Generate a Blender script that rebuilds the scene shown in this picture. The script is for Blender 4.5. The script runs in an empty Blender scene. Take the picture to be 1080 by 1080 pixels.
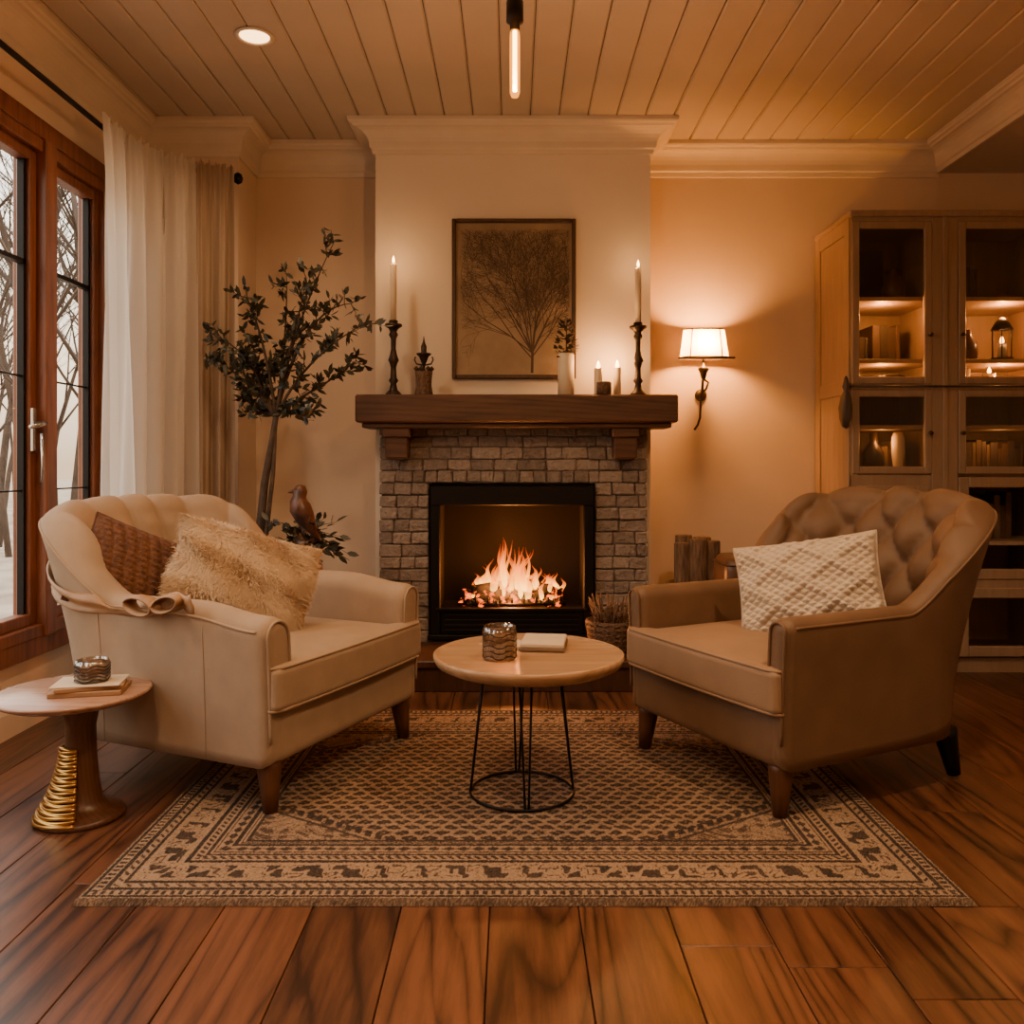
import bpy, bmesh, math, random
import numpy as np
from mathutils import Vector, Matrix, Euler
random.seed(7); np.random.seed(7)
S = bpy.context.scene
pi = math.pi

# ---------------------------------------------------------------- materials
def _nt(name):
    m = bpy.data.materials.new(name); m.use_nodes = True
    nt = m.node_tree; b = nt.nodes['Principled BSDF']
    return m, nt, b
def N(nt, t, **kw):
    n = nt.nodes.new(t)
    for k, v in kw.items():
        if k in n.inputs: n.inputs[k].default_value = v
        else: setattr(n, k, v)
    return n
def ramp(nt, stops):
    r = nt.nodes.new('ShaderNodeValToRGB'); e = r.color_ramp.elements
    while len(e) < len(stops): e.new(0.5)
    for i, (p, c) in enumerate(stops):
        e[i].position = p; e[i].color = (*c, 1)
    return r
def mat(name, col, col2=None, rough=0.6, metal=0.0, nscale=8, bump=0.0, bscale=60, stretch=(1,1,1), sheen=0, coat=0):
    m, nt, b = _nt(name)
    b.inputs['Roughness'].default_value = rough
    b.inputs['Metallic'].default_value = metal
    b.inputs['Sheen Weight'].default_value = sheen
    b.inputs['Sheen Tint'].default_value = (*[min(1, c*1.8) for c in col], 1)
    b.inputs['Coat Weight'].default_value = coat
    tc = N(nt, 'ShaderNodeTexCoord'); mp = N(nt, 'ShaderNodeMapping')
    mp.inputs['Scale'].default_value = stretch
    nt.links.new(tc.outputs['Object'], mp.inputs[0])
    n = N(nt, 'ShaderNodeTexNoise'); n.inputs['Scale'].default_value = nscale; n.inputs['Detail'].default_value = 5
    nt.links.new(mp.outputs[0], n.inputs['Vector'])
    c2 = col2 if col2 else tuple(c*0.88 for c in col)
    r = ramp(nt, [(0.3, c2), (0.7, col)])
    nt.links.new(n.outputs['Fac'], r.inputs[0]); nt.links.new(r.outputs[0], b.inputs['Base Color'])
    if bump:
        n2 = N(nt, 'ShaderNodeTexNoise'); n2.inputs['Scale'].default_value = bscale; n2.inputs['Detail'].default_value = 3
        nt.links.new(mp.outputs[0], n2.inputs['Vector'])
        bp = N(nt, 'ShaderNodeBump'); bp.inputs['Strength'].default_value = bump; bp.inputs['Distance'].default_value = 0.01
        nt.links.new(n2.outputs['Fac'], bp.inputs['Height']); nt.links.new(bp.outputs[0], b.inputs['Normal'])
    return m
def emit(name, col, strength):
    m, nt, b = _nt(name)
    b.inputs['Base Color'].default_value = (*col, 1)
    b.inputs['Emission Color'].default_value = (*col, 1); b.inputs['Emission Strength'].default_value = strength
    return m
def attr_mat(name, stops, rough=0.8, bump=0.3, bscale=40, mixn=0.35, nscale=25, attr='Col', dist=0.01):
    m, nt, b = _nt(name); b.inputs['Roughness'].default_value = rough
    a = N(nt, 'ShaderNodeAttribute'); a.attribute_name = attr
    tc = N(nt, 'ShaderNodeTexCoord')
    n = N(nt, 'ShaderNodeTexNoise'); n.inputs['Scale'].default_value = nscale; n.inputs['Detail'].default_value = 6
    nt.links.new(tc.outputs['Object'], n.inputs['Vector'])
    mx = N(nt, 'ShaderNodeMix'); mx.data_type = 'FLOAT'; mx.inputs[0].default_value = mixn
    nt.links.new(a.outputs['Fac'], mx.inputs[2]); nt.links.new(n.outputs['Fac'], mx.inputs[3])
    r = ramp(nt, stops); nt.links.new(mx.outputs[0], r.inputs[0]); nt.links.new(r.outputs[0], b.inputs['Base Color'])
    n2 = N(nt, 'ShaderNodeTexNoise'); n2.inputs['Scale'].default_value = bscale; n2.inputs['Detail'].default_value = 5
    nt.links.new(tc.outputs['Object'], n2.inputs['Vector'])
    bp = N(nt, 'ShaderNodeBump'); bp.inputs['Strength'].default_value = bump; bp.inputs['Distance'].default_value = dist
    nt.links.new(n2.outputs['Fac'], bp.inputs['Height']); nt.links.new(bp.outputs[0], b.inputs['Normal'])
    return m
def wood(name, dark, light, rough=0.4, along='Y', scale=1.0, attr=False, coat=0.0, ring=0.12, freq=95.0):
    m, nt, b = _nt(name); b.inputs['Roughness'].default_value = rough; b.inputs['Coat Weight'].default_value = coat
    b.inputs['Coat Roughness'].default_value = 0.25
    tc = N(nt, 'ShaderNodeTexCoord'); mp = N(nt, 'ShaderNodeMapping')
    s = {'X': (0.8, 9, 9), 'Y': (9, 0.8, 9), 'Z': (9, 9, 0.8)}[along]
    mp.inputs['Scale'].default_value = tuple(v*scale for v in s)
    nt.links.new(tc.outputs['Object'], mp.inputs[0])
    vec = mp.outputs[0]
    if attr:
        a = N(nt, 'ShaderNodeAttribute'); a.attribute_name = 'Col'
        ml = N(nt, 'ShaderNodeMath', operation='MULTIPLY'); ml.inputs[1].default_value = 57.0
        nt.links.new(a.outputs['Fac'], ml.inputs[0])
        cb = N(nt, 'ShaderNodeCombineXYZ'); nt.links.new(ml.outputs[0], cb.inputs[0]); nt.links.new(ml.outputs[0], cb.inputs[2])
        ad = N(nt, 'ShaderNodeVectorMath', operation='ADD')
        nt.links.new(vec, ad.inputs[0]); nt.links.new(cb.outputs[0], ad.inputs[1]); vec = ad.outputs[0]
    n1 = N(nt, 'ShaderNodeTexNoise'); n1.inputs['Scale'].default_value = 0.35; n1.inputs['Detail'].default_value = 1.5
    nt.links.new(vec, n1.inputs['Vector'])
    m1 = N(nt, 'ShaderNodeMath', operation='MULTIPLY'); m1.inputs[1].default_value = freq; nt.links.new(n1.outputs['Fac'], m1.inputs[0])
    sn = N(nt, 'ShaderNodeMath', operation='SINE'); nt.links.new(m1.outputs[0], sn.inputs[0])
    ab = N(nt, 'ShaderNodeMath', operation='ABSOLUTE'); nt.links.new(sn.outputs[0], ab.inputs[0])
    pw = N(nt, 'ShaderNodeMath', operation='POWER'); pw.inputs[1].default_value = 0.5; nt.links.new(ab.outputs[0], pw.inputs[0])
    pc = N(nt, 'ShaderNodeMath', operation='SUBTRACT'); pc.inputs[1].default_value = 0.75; nt.links.new(pw.outputs[0], pc.inputs[0])
    n2 = N(nt, 'ShaderNodeTexNoise'); n2.inputs['Scale'].default_value = 3.5; n2.inputs['Detail'].default_value = 8; n2.inputs['Roughness'].default_value = 0.7
    nt.links.new(vec, n2.inputs['Vector'])
    ma = N(nt, 'ShaderNodeMath', operation='MULTIPLY_ADD'); ma.inputs[1].default_value = ring*2
    nt.links.new(pc.outputs[0], ma.inputs[0]); nt.links.new(n2.outputs['Fac'], ma.inputs[2])
    src = ma.outputs[0]
    if attr:
        m3 = N(nt, 'ShaderNodeMath', operation='MULTIPLY_ADD'); m3.inputs[1].default_value = 0.22
        sb = N(nt, 'ShaderNodeMath', operation='SUBTRACT'); sb.inputs[1].default_value = 0.5
        nt.links.new(a.outputs['Fac'], sb.inputs[0]); nt.links.new(sb.outputs[0], m3.inputs[0]); nt.links.new(src, m3.inputs[2]); src = m3.outputs[0]
    r = ramp(nt, [(0.25, dark), (0.75, light)])
    nt.links.new(src, r.inputs[0]); nt.links.new(r.outputs[0], b.inputs['Base Color'])
    bp = N(nt, 'ShaderNodeBump'); bp.inputs['Strength'].default_value = 0.12; bp.inputs['Distance'].default_value = 0.004
    nt.links.new(src, bp.inputs['Height']); nt.links.new(bp.outputs[0], b.inputs['Normal'])
    return m

M = {}
M['wall'] = mat('wall_paint', (0.67, 0.53, 0.40), (0.63, 0.495, 0.37), rough=0.85, nscale=3, bump=0.05, bscale=120)
M['wall2'] = mat('breast_paint', (0.74, 0.64, 0.53), (0.71, 0.61, 0.50), rough=0.85, nscale=3, bump=0.05, bscale=120)
M['ceil'] = mat('ceiling_paint', (0.52, 0.43, 0.345), (0.48, 0.395, 0.315), rough=0.5, nscale=4)
M['trim'] = mat('trim_paint', (0.66, 0.56, 0.45), (0.62, 0.52, 0.415), rough=0.5)
M['floor'] = wood('walnut_floor', (0.026, 0.0092, 0.0045), (0.165, 0.064, 0.029), rough=0.32, along='Y', attr=True, coat=0.1, ring=0.18, freq=75)
M['gap'] = mat('gap_dark', (0.010, 0.005, 0.003), rough=0.9)
M['redwood'] = wood('window_redwood', (0.11, 0.034, 0.014), (0.26, 0.085, 0.035), rough=0.4, along='Z')
M['walnut'] = wood('mantel_wood', (0.035, 0.014, 0.007), (0.12, 0.050, 0.024), rough=0.45, along='X')
M['darkwood'] = wood('dark_wood', (0.025, 0.010, 0.005), (0.07, 0.028, 0.013), rough=0.4, along='Z')
M['legwood'] = wood('leg_wood', (0.05, 0.018, 0.008), (0.13, 0.05, 0.022), rough=0.35, along='Z')
M['tablewood'] = wood('light_table_wood', (0.28, 0.155, 0.075), (0.46, 0.285, 0.15), rough=0.35, along='X')
M['cabwood'] = wood('cabinet_wood', (0.25, 0.165, 0.105), (0.36, 0.25, 0.165), rough=0.5, along='Z', ring=0.05)
M['black'] = mat('black_iron', (0.010, 0.008, 0.007), rough=0.45, metal=0.6)
M['soot'] = mat('sooty_firebox', (0.0035, 0.0012, 0.0008), (0.0018, 0.0008, 0.0005), rough=0.9, nscale=12)
M['bronze'] = mat('aged_bronze', (0.085, 0.06, 0.045), (0.035, 0.025, 0.02), rough=0.4, metal=0.8, nscale=30)
M['brass'] = mat('brass', (0.62, 0.36, 0.10), rough=0.3, metal=1.0)
M['wax'] = mat('candle_wax', (0.82, 0.70, 0.52), rough=0.5)
M['brick'] = attr_mat('old_brick', [(0.1, (0.14, 0.108, 0.086)), (0.5, (0.255, 0.20, 0.16)), (0.9, (0.38, 0.305, 0.245))], rough=0.95, bump=1.0, bscale=42, mixn=0.6, nscale=34, dist=0.02)
M['mortar'] = mat('mortar', (0.13, 0.098, 0.075), rough=0.95, nscale=60, bump=0.4)
M['fabL'] = mat('beige_upholstery', (0.36, 0.255, 0.168), (0.315, 0.22, 0.145), rough=0.85, nscale=14, bump=0.25, bscale=450, sheen=0.1)
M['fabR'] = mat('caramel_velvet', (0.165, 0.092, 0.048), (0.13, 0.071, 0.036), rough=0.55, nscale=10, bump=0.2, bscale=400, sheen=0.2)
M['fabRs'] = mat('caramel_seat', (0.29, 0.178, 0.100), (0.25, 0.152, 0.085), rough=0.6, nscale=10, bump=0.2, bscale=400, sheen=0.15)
M['rust'] = mat('rust_knit', (0.16, 0.060, 0.022), (0.07, 0.026, 0.010), rough=0.9, nscale=60, bump=0.6, bscale=150)
M['cream'] = mat('cream_fur', (0.70, 0.53, 0.35), (0.56, 0.40, 0.25), rough=0.9, nscale=10)
M['knit'] = mat('cream_knit', (0.64, 0.54, 0.43), (0.52, 0.43, 0.33), rough=0.9, nscale=80, bump=0.7, bscale=220)
M['throw'] = mat('tan_throw', (0.36, 0.20, 0.095), (0.27, 0.145, 0.065), rough=0.5, nscale=20, bump=0.2)
M['leaf'] = mat('olive_leaf', (0.048, 0.048, 0.027), (0.020, 0.021, 0.013), rough=0.45, nscale=15)
M['bark'] = mat('bark', (0.085, 0.054, 0.035), (0.04, 0.025, 0.017), rough=0.9, nscale=30, bump=0.5)
M['pot'] = mat('dark_pot', (0.06, 0.04, 0.03), rough=0.5)
M['terr'] = mat('brown_ceramic', (0.12, 0.05, 0.03), (0.05, 0.02, 0.015), rough=0.3)
M['bird'] = mat('bird_paint', (0.16, 0.055, 0.028), (0.02, 0.013, 0.011), rough=0.35, nscale=14)
M['wicker'] = mat('wicker', (0.18, 0.10, 0.055), (0.06, 0.032, 0.02), rough=0.8, nscale=90, bump=0.8, bscale=90)
M['log'] = mat('log_bark', (0.20, 0.115, 0.065), (0.07, 0.038, 0.022), rough=0.95, nscale=25, bump=0.9, bscale=40, stretch=(3, 3, .5))
M['paper'] = mat('paper', (0.60, 0.48, 0.34), rough=0.8)
M['leather'] = mat('brown_leather', (0.10, 0.05, 0.03), (0.07, 0.03, 0.018), rough=0.4)
M['book'] = mat('book_cover', (0.20, 0.12, 0.07), (0.12, 0.07, 0.04), rough=0.6)
M['art'] = mat('art_canvas', (0.36, 0.26, 0.165), (0.22, 0.155, 0.093), rough=0.8, nscale=6, bump=0.2)
M['artdk'] = mat('art_ink', (0.075, 0.047, 0.03), rough=0.8)
M['treebk'] = mat('outside_bark', (0.085, 0.055, 0.036), (0.045, 0.029, 0.02), rough=0.95)
M['snow'] = mat('outside_ground', (0.42, 0.33, 0.24), (0.20, 0.145, 0.095), rough=0.95, nscale=1.5)
def glassmat(name, tint=(1, 1, 1), alpha=0.12, rough=0.02):
    m, nt, b = _nt(name)
    tr = N(nt, 'ShaderNodeBsdfTransparent'); tr.inputs[0].default_value = (*tint, 1)
    gl = N(nt, 'ShaderNodeBsdfGlossy'); gl.inputs['Roughness'].default_value = rough
    mx = N(nt, 'ShaderNodeMixShader'); mx.inputs[0].default_value = alpha
    nt.links.new(tr.outputs[0], mx.inputs[1]); nt.links.new(gl.outputs[0], mx.inputs[2])
    nt.links.new(mx.outputs[0], nt.nodes['Material Output'].inputs[0])
    return m
M['pane'] = glassmat('window_glass', (0.97, 0.97, 0.97), 0.04)
M['cabglass'] = glassmat('cabinet_glass', (0.9, 0.87, 0.82), 0.04)
M['jar'] = glassmat('jar_glass', (0.80, 0.72, 0.62), 0.3, 0.08)
def cloth(name, col, transl, transp=0.0):
    m, nt, b = _nt(name)
    tc = N(nt, 'ShaderNodeTexCoord'); n = N(nt, 'ShaderNodeTexNoise'); n.inputs['Scale'].default_value = 200
    nt.links.new(tc.outputs['Object'], n.inputs['Vector'])
    bp = N(nt, 'ShaderNodeBump'); bp.inputs['Strength'].default_value = 0.2; bp.inputs['Distance'].default_value = 0.002
    nt.links.new(n.outputs['Fac'], bp.inputs['Height'])
    d = N(nt, 'ShaderNodeBsdfDiffuse'); d.inputs[0].default_value = (*col, 1); nt.links.new(bp.outputs[0], d.inputs['Normal'])
    t = N(nt, 'ShaderNodeBsdfTranslucent'); t.inputs[0].default_value = (*col, 1)
    mx = N(nt, 'ShaderNodeMixShader'); mx.inputs[0].default_value = transl
    nt.links.new(d.outputs[0], mx.inputs[1]); nt.links.new(t.outputs[0], mx.inputs[2]); out = mx.outputs[0]
    if transp:
        tr = N(nt, 'ShaderNodeBsdfTransparent'); m2 = N(nt, 'ShaderNodeMixShader'); m2.inputs[0].default_value = transp
        nt.links.new(out, m2.inputs[1]); nt.links.new(tr.outputs[0], m2.inputs[2]); out = m2.outputs[0]
    nt.links.new(out, nt.nodes['Material Output'].inputs[0]); return m
M['sheer'] = cloth('sheer_linen', (0.88, 0.84, 0.78), 0.6, 0.08)
M['drape'] = cloth('beige_linen', (0.50, 0.39, 0.29), 0.35)
M['shade'] = cloth('lamp_shade_fabric', (0.95, 0.78, 0.50), 0.65)

# ---------------------------------------------------------------- mesh helpers
class G:
    """growing mesh"""
    def __init__(s): s.v = []; s.f = []; s.c = []; s.smooth = []; s.mi = []
    def add(s, v, f, col=0.5, smooth=False, mi=0):
        o = len(s.v); s.v += [tuple(p) for p in v]; s.c += [col]*len(v)
        for q in f: s.f.append(tuple(i+o for i in q)); s.smooth.append(smooth); s.mi.append(mi)
    def box(s, lo, hi, col=0.5, bev=0.0, mi=0, rot=None, ctr=None, jit=0.0):
        lo = Vector(lo); hi = Vector(hi)
        if bev > 0:
            bev = min(bev, min(hi-lo)*0.45)
            v = []; idx = {}
            for i in range(8):
                sx, sy, sz = [(i >> k) & 1 for k in range(3)]
                p = Vector((hi.x if sx else lo.x, hi.y if sy else lo.y, hi.z if sz else lo.z))
                jv = Vector([random.uniform(-jit, jit) for _ in range(3)])
                d = Vector((-1 if sx else 1, -1 if sy else 1, -1 if sz else 1))
                for a in range(3):
                    q = p.copy()+jv
                    for k in range(3):
                        if k != a: q[k] += d[k]*bev
                    idx[(i, a)] = len(v); v.append(q)
            f = []
            for a in range(3):
                b, c = (a+1) % 3, (a+2) % 3
                for side in (0, 1):
                    cs = []
                    for (ub, uc) in ((0, 0), (1, 0), (1, 1), (0, 1)):
                        i = (side << a) | (ub << b) | (uc << c); cs.append(idx[(i, a)])
                    f.append(cs if side else cs[::-1])
            for a in range(3):
                b, c = (a+1) % 3, (a+2) % 3
                for ub in (0, 1):
                    for uc in (0, 1):
                        i0 = (ub << b) | (uc << c); i1 = i0 | (1 << a)
                        q = [idx[(i0, b)], idx[(i1, b)], idx[(i1, c)], idx[(i0, c)]]
                        f.append(q if (ub ^ uc) else q[::-1])
            for i in range(8):
                q = [idx[(i, 0)], idx[(i, 1)], idx[(i, 2)]]
                par = bin(i).count('1') % 2
                f.append(q if par else q[::-1])
        else:
            v = [Vector(((hi if i & 1 else lo).x, (hi if i & 2 else lo).y, (hi if i & 4 else lo).z)) for i in range(8)]
            f = [(0, 2, 3, 1), (4, 5, 7, 6), (0, 1, 5, 4), (2, 6, 7, 3), (0, 4, 6, 2), (1, 3, 7, 5)]
        if rot is not None:
            c = Vector(ctr) if ctr is not None else (lo+hi)/2
            R = Euler(rot).to_matrix(); v = [c + R @ (p-c) for p in v]
        s.add(v, f, col, False, mi)
    def lathe(s, prof, loc=(0, 0, 0), seg=32, col=0.5, mi=0, axis=None, sx=1, sy=1, ripple=None):
        v = []; f = []; n = len(prof)
        for i, (r, z) in enumerate(prof):
            for j in range(seg):
                a = 2*pi*j/seg
                rr = r*(1+(ripple(a, i) if ripple else 0))
                v.append(Vector((rr*math.cos(a)*sx, rr*math.sin(a)*sy, z)))
        for i in range(n-1):
            for j in range(seg):
                k = (j+1) % seg; f.append((i*seg+j, i*seg+k, (i+1)*seg+k, (i+1)*seg+j))
        if prof[0][0] > 1e-5: f.append(tuple(range(seg))[::-1])
        if prof[-1][0] > 1e-5: f.append(tuple((n-1)*seg+j for j in range(seg)))
        if axis is not None:
            q = Vector((0, 0, 1)).rotation_difference(Vector(axis)); v = [q @ p for p in v]
        L = Vector(loc); s.add([p+L for p in v], f, col, True, mi)
    def tube(s, pts, rad, seg=8, col=0.5, mi=0, closed=False, flat=None):
        pts = [Vector(p) for p in pts]; n = len(pts)
        if not hasattr(rad, '__len__'): rad = [rad]*n
        v = []; f = []; up = None
        for i, p in enumerate(pts):
            if closed: t = pts[(i+1) % n]-pts[i-1]
            else: t = pts[min(i+1, n-1)]-pts[max(i-1, 0)]
            if t.length < 1e-9: t = Vector((0, 0, 1))
            t.normalize()
            if up is None:
                up = Vector((0, 0, 1)) if abs(t.z) < 0.9 else Vector((1, 0, 0))
            a = (up - t*up.dot(t)); a.normalize(); b = t.cross(a); up = a
            for j in range(seg):
                w = 2*pi*j/seg
                v.append(p + a*math.cos(w)*rad[i] + b*math.sin(w)*rad[i]*(flat or 1))
        m = n if closed else n-1
        for i in range(m):
            for j in range(seg):
                k = (j+1) % seg; i2 = (i+1) % n
                f.append((i*seg+j, i*seg+k, i2*seg+k, i2*seg+j))
        if not closed:
            f.append(tuple(range(seg))[::-1]); f.append(tuple((n-1)*seg+j for j in range(seg)))
        s.add(v, f, col, True, mi)
    def grid(s, P, col=0.5, mi=0, closeu=False, closev=False, smooth=True):
        P = np.asarray(P, float); a, b = P.shape[:2]
        v = P.reshape(-1, 3).tolist(); f = []
        for i in range(a if closeu else a-1):
            for j in range(b if closev else b-1):
                i2 = (i+1) % a; j2 = (j+1) % b
                f.append((i*b+j, i2*b+j, i2*b+j2, i*b+j2))
        s.add(v, f, col, smooth, mi)
    def obj(s, name, mats, parent=None, loc=None, merge=False, fixn=False):
        me = bpy.data.meshes.new(name); me.from_pydata(s.v, [], s.f)
        me.polygons.foreach_set('use_smooth', s.smooth)
        me.polygons.foreach_set('material_index', s.mi)
        ca = me.color_attributes.new('Col', 'FLOAT_COLOR', 'POINT')
        c = np.array(s.c, float); arr = np.ones((len(c), 4)); arr[:, 0] = c; arr[:, 1] = c; arr[:, 2] = c
        ca.data.foreach_set('color', arr.ravel())
        for m in (mats if isinstance(mats, (list, tuple)) else [mats]): me.materials.append(M[m] if isinstance(m, str) else m)
        if merge or fixn:
            bm = bmesh.new(); bm.from_mesh(me)
            if merge: bmesh.ops.remove_doubles(bm, verts=bm.verts, dist=1e-5)
            bmesh.ops.recalc_face_normals(bm, faces=bm.faces); bm.to_mesh(me); bm.free()
        me.update()
        o = bpy.data.objects.new(name, me); S.collection.objects.link(o)
        if loc is not None: o.location = loc
        if parent is not None: o.parent = parent
        return o
def root(name, loc=(0, 0, 0), rz=0.0):
    e = bpy.data.objects.new(name, None); e.location = loc; e.rotation_euler = (0, 0, rz); e.empty_display_size = 0.1
    S.collection.objects.link(e); return e
def recenter(r, loc):
    loc = Vector(loc); r.location = loc
    for c in r.children: c.location = Vector(c.location)-loc
def light(name, typ, loc, energy, col, parent=None, radius=0.05, **kw):
    l = bpy.data.lights.new(name, typ); l.energy = energy; l.color = col
    if typ in ('POINT', 'SPOT'): l.shadow_soft_size = radius
    for k, v in kw.items(): setattr(l, k, v)
    o = bpy.data.objects.new(name, l); o.location = loc; S.collection.objects.link(o)
    if parent: o.parent = parent
    return o
def rgrid(size, r, n=24, warp=None):
    h = [x/2 for x in size]; t = np.linspace(-1, 1, n)
    g = G()
    for ax in range(3):
        for sgn in (-1, 1):
            A, B = np.meshgrid(t, t, indexing='ij')
            P = np.zeros((n, n, 3)); b, c = (ax+1) % 3, (ax+2) % 3
            P[..., ax] = sgn; P[..., b] = A if sgn > 0 else -A; P[..., c] = B
            Q = P*np.array(h); inner = np.clip(Q, -(np.array(h)-r), np.array(h)-r)
            d = Q-inner; L = np.linalg.norm(d, axis=-1, keepdims=True)
            Q = inner + np.where(L > 1e-9, d/np.maximum(L, 1e-9)*r, 0)
            if warp: Q = warp(Q, P)
            g.grid(Q)
    return g
# ---------------------------------------------------------------- camera
cam = bpy.data.cameras.new('camera'); co = bpy.data.objects.new('camera', cam); S.collection.objects.link(co)
co.location = (0, 0, 1.0); co.rotation_euler = (pi/2, 0, 0)
cam.lens = 30; cam.sensor_width = 36; cam.shift_y = -50/1080; cam.clip_start = 0.05
S.camera = co

# ---------------------------------------------------------------- room shell
XL, XR, YB, YF, ZC = -1.85, 3.2, 4.57, -1.6, 2.7
g = G(); g.box((XL-0.3, YF, -0.06), (XR, YB, -0.012), 0)
W = 0.20; x = XL; k = 0
while x < XR:
    y = YF - random.random()*1.5
    while y < YB:
        L = random.uniform(1.5, 2.6)
        y0, y1 = max(y, YF), min(y+L, YB)
        if y1-y0 > 0.02: g.box((x+0.0012, y0+0.001, -0.02), (min(x+W, XR)-0.0012, y1-0.001, 0.0), random.random(), bev=0.0015, mi=1)
        y += L
    x += W
g.obj('floor', ['gap', 'floor'])
g = G(); g.box((XL-0.2, YF, ZC+0.02), (XR, YB+0.1, ZC+0.08), 0)
x = XL-0.02; W = 0.14
while x < XR:
    g.box((x+0.0015, YF, ZC), (x+W-0.0015, YB, ZC+0.018), 0, bev=0.007, mi=1); x += W
g.obj('ceiling', ['gap', 'ceil'])
g = G(); g.box((XL-0.2, YB, 0), (XR+0.1, YB+0.1, ZC)); g.obj('wall_back', 'wall')
g = G(); g.box((XR, YF, 0), (XR+0.1, YB, ZC)); g.obj('wall_right', 'wall')
g = G(); g.box((XL-0.2, YF-0.1, 0), (XR+0.1, YF, ZC)); g.obj('wall_front', 'wall')
WY0, WY1, WZ0, WZ1 = 1.35, 3.88, 0.33, 2.27
g = G(); g.box((XL-0.12, YF, 0), (XL, WY0, ZC)); g.box((XL-0.12, WY1, 0), (XL, YB, ZC))
g.box((XL-0.12, WY0, 0), (XL, WY1, WZ0)); g.box((XL-0.12, WY0, WZ1), (XL, WY1, ZC)); g.obj('wall_left', 'wall')
g = G(); g.box((XL, 4.27, 0), (-1.37, YB, ZC)); g.obj('wall_corner_pier', 'wall')
g = G(); g.box((2.28, YF, 2.56), (XR, YB, ZC)); g.obj('ceiling_soffit', 'ceil')
BX0, BX1, BY = -0.683, 0.693, 4.27
g = G(); g.box((BX0, BY, 0), (-0.42, YB, ZC)); g.box((0.42, BY, 0), (BX1, YB, ZC)); g.box((-0.42, BY, 0.93), (0.42, YB, ZC)); g.box((-0.42, BY, 0), (0.42, YB, 0.13))
g.obj('wall_chimney_breast', 'wall2')
def sweep(name, path, prof, m='trim'):
    path = [Vector((*p, 0)) for p in path]; n = len(path); rows = []
    for i, p in enumerate(path):
        ns = []
        if i > 0: d = (path[i]-path[i-1]).normalized(); ns.append(Vector((d.y, -d.x, 0)))
        if i < n-1: d = (path[i+1]-path[i]).normalized(); ns.append(Vector((d.y, -d.x, 0)))
        mv = ns[0] if len(ns) == 1 else (ns[0]+ns[1])/(1+ns[0].dot(ns[1]))
        rows.append([(p.x+mv.x*o, p.y+mv.y*o, z) for (o, z) in prof])
    g = G(); g.grid(np.array(rows), smooth=False, closev=True)
    k = len(prof)
    g.add(rows[0], [tuple(range(k))]); g.add(rows[-1], [tuple(range(k))[::-1]])
    return g.obj(name, m)
def crown(h, w, z=ZC):
    p = [(-0.001, z-h), (0.012, z-h), (0.016, z-h*0.86), (0.024, z-h*0.82)]
    for i in range(7):
        a = i/6*pi/2; p.append((0.026+(w-0.05)*(1-math.cos(a)), z-h*0.76+h*0.5*math.sin(a)))
    p += [(w-0.018, z-h*0.2), (w-0.006, z-h*0.17), (w, z-h*0.12), (w, z-0.001), (-0.001, z-0.001)]
    return p
sweep('trim_crown_left', [(XL, YF), (XL, 4.27), (-1.37, 4.27), (-1.37, YB), (BX0, YB)], crown(0.165, 0.11))
sweep('trim_crown_breast', [(BX0, YB), (BX0, BY), (BX1, BY), (BX1, YB)], crown(0.15, 0.12))
sweep('trim_crown_back', [(BX1, YB), (2.28, YB)], crown(0.165, 0.11))
sweep('trim_crown_soffit', [(2.28, YB-0.02), (2.28, YF)], crown(0.145, 0.11))
bb = [(-0.001, 0), (0.016, 0), (0.016, 0.09), (0.010, 0.105), (0.006, 0.12), (-0.001, 0.12)]
sweep('baseboard_left', [(XL, YF), (XL, 4.27), (-1.37, 4.27), (-1.37, YB), (BX0, YB)], bb)
sweep('baseboard_back', [(BX1, YB), (XR, YB), (XR, YF)], bb)

# ---------------------------------------------------------------- window
r = root('window_1')
g = G()
def fr(y0, y1, z0, z1, w, x0, x1):
    g.box((x0, y0, z0), (x1, y0+w, z1), bev=0.004); g.box((x0, y1-w, z0), (x1, y1, z1), bev=0.004)
    g.box((x0, y0+w, z0), (x1, y1-w, z0+w), bev=0.004); g.box((x0, y0+w, z1-w), (x1, y1-w, z1), bev=0.004)
fr(WY0, WY1, WZ0, WZ1, 0.05, XL-0.10, XL+0.02)
g.box((XL-0.1, 2.53, WZ0), (XL+0.03, 2.60, WZ1), bev=0.005)
g.box((XL-0.1, 3.33, WZ0), (XL+0.035, 3.41, WZ1), bev=0.005)
for a, b in ((1.40, 2.53), (2.60, 3.33), (3.41, 3.83)):
    fr(a, b, WZ0+0.05, WZ1-0.05, 0.045, XL-0.06, XL-0.005)
fr(WY0-0.07, WY1+0.05, WZ0-0.07, WZ1+0.08, 0.075, XL-0.001, XL+0.018)
g.obj('wood_frame', 'redwood', r)
g = G()
for a, b in ((1.445, 2.485), (2.645, 3.285), (3.455, 3.785)):
    for z in (1.78, ): g.box((XL-0.045, a, z-0.009), (XL-0.02, b, z+0.009))
    for z in (0.9, 1.34): g.box((XL-0.04, a, z-0.003), (XL-0.025, b, z+0.003))
    for q in (b-.010, a+.010): g.box((XL-0.045, q-0.009, WZ0+0.09), (XL-0.02, q+0.009, WZ1-.09))
g.obj('muntins', 'black', r)
g = G()
for a, b in ((1.44, 2.49), (2.64, 3.29), (3.45, 3.79)):
    g.box((XL-0.036, a, WZ0+0.09), (XL-0.031, b, WZ1-0.09))
g.obj('glass', 'pane', r)
g = G(); g.box((XL-0.006, 3.285, 1.05), (XL+0.008, 3.315, 1.22), bev=0.003)
g.tube([(XL+0.005, 3.30, 1.16), (XL+0.05, 3.30, 1.16), (XL+0.055, 3.27, 1.155), (XL+0.055, 3.18, 1.14)], 0.008)
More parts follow.
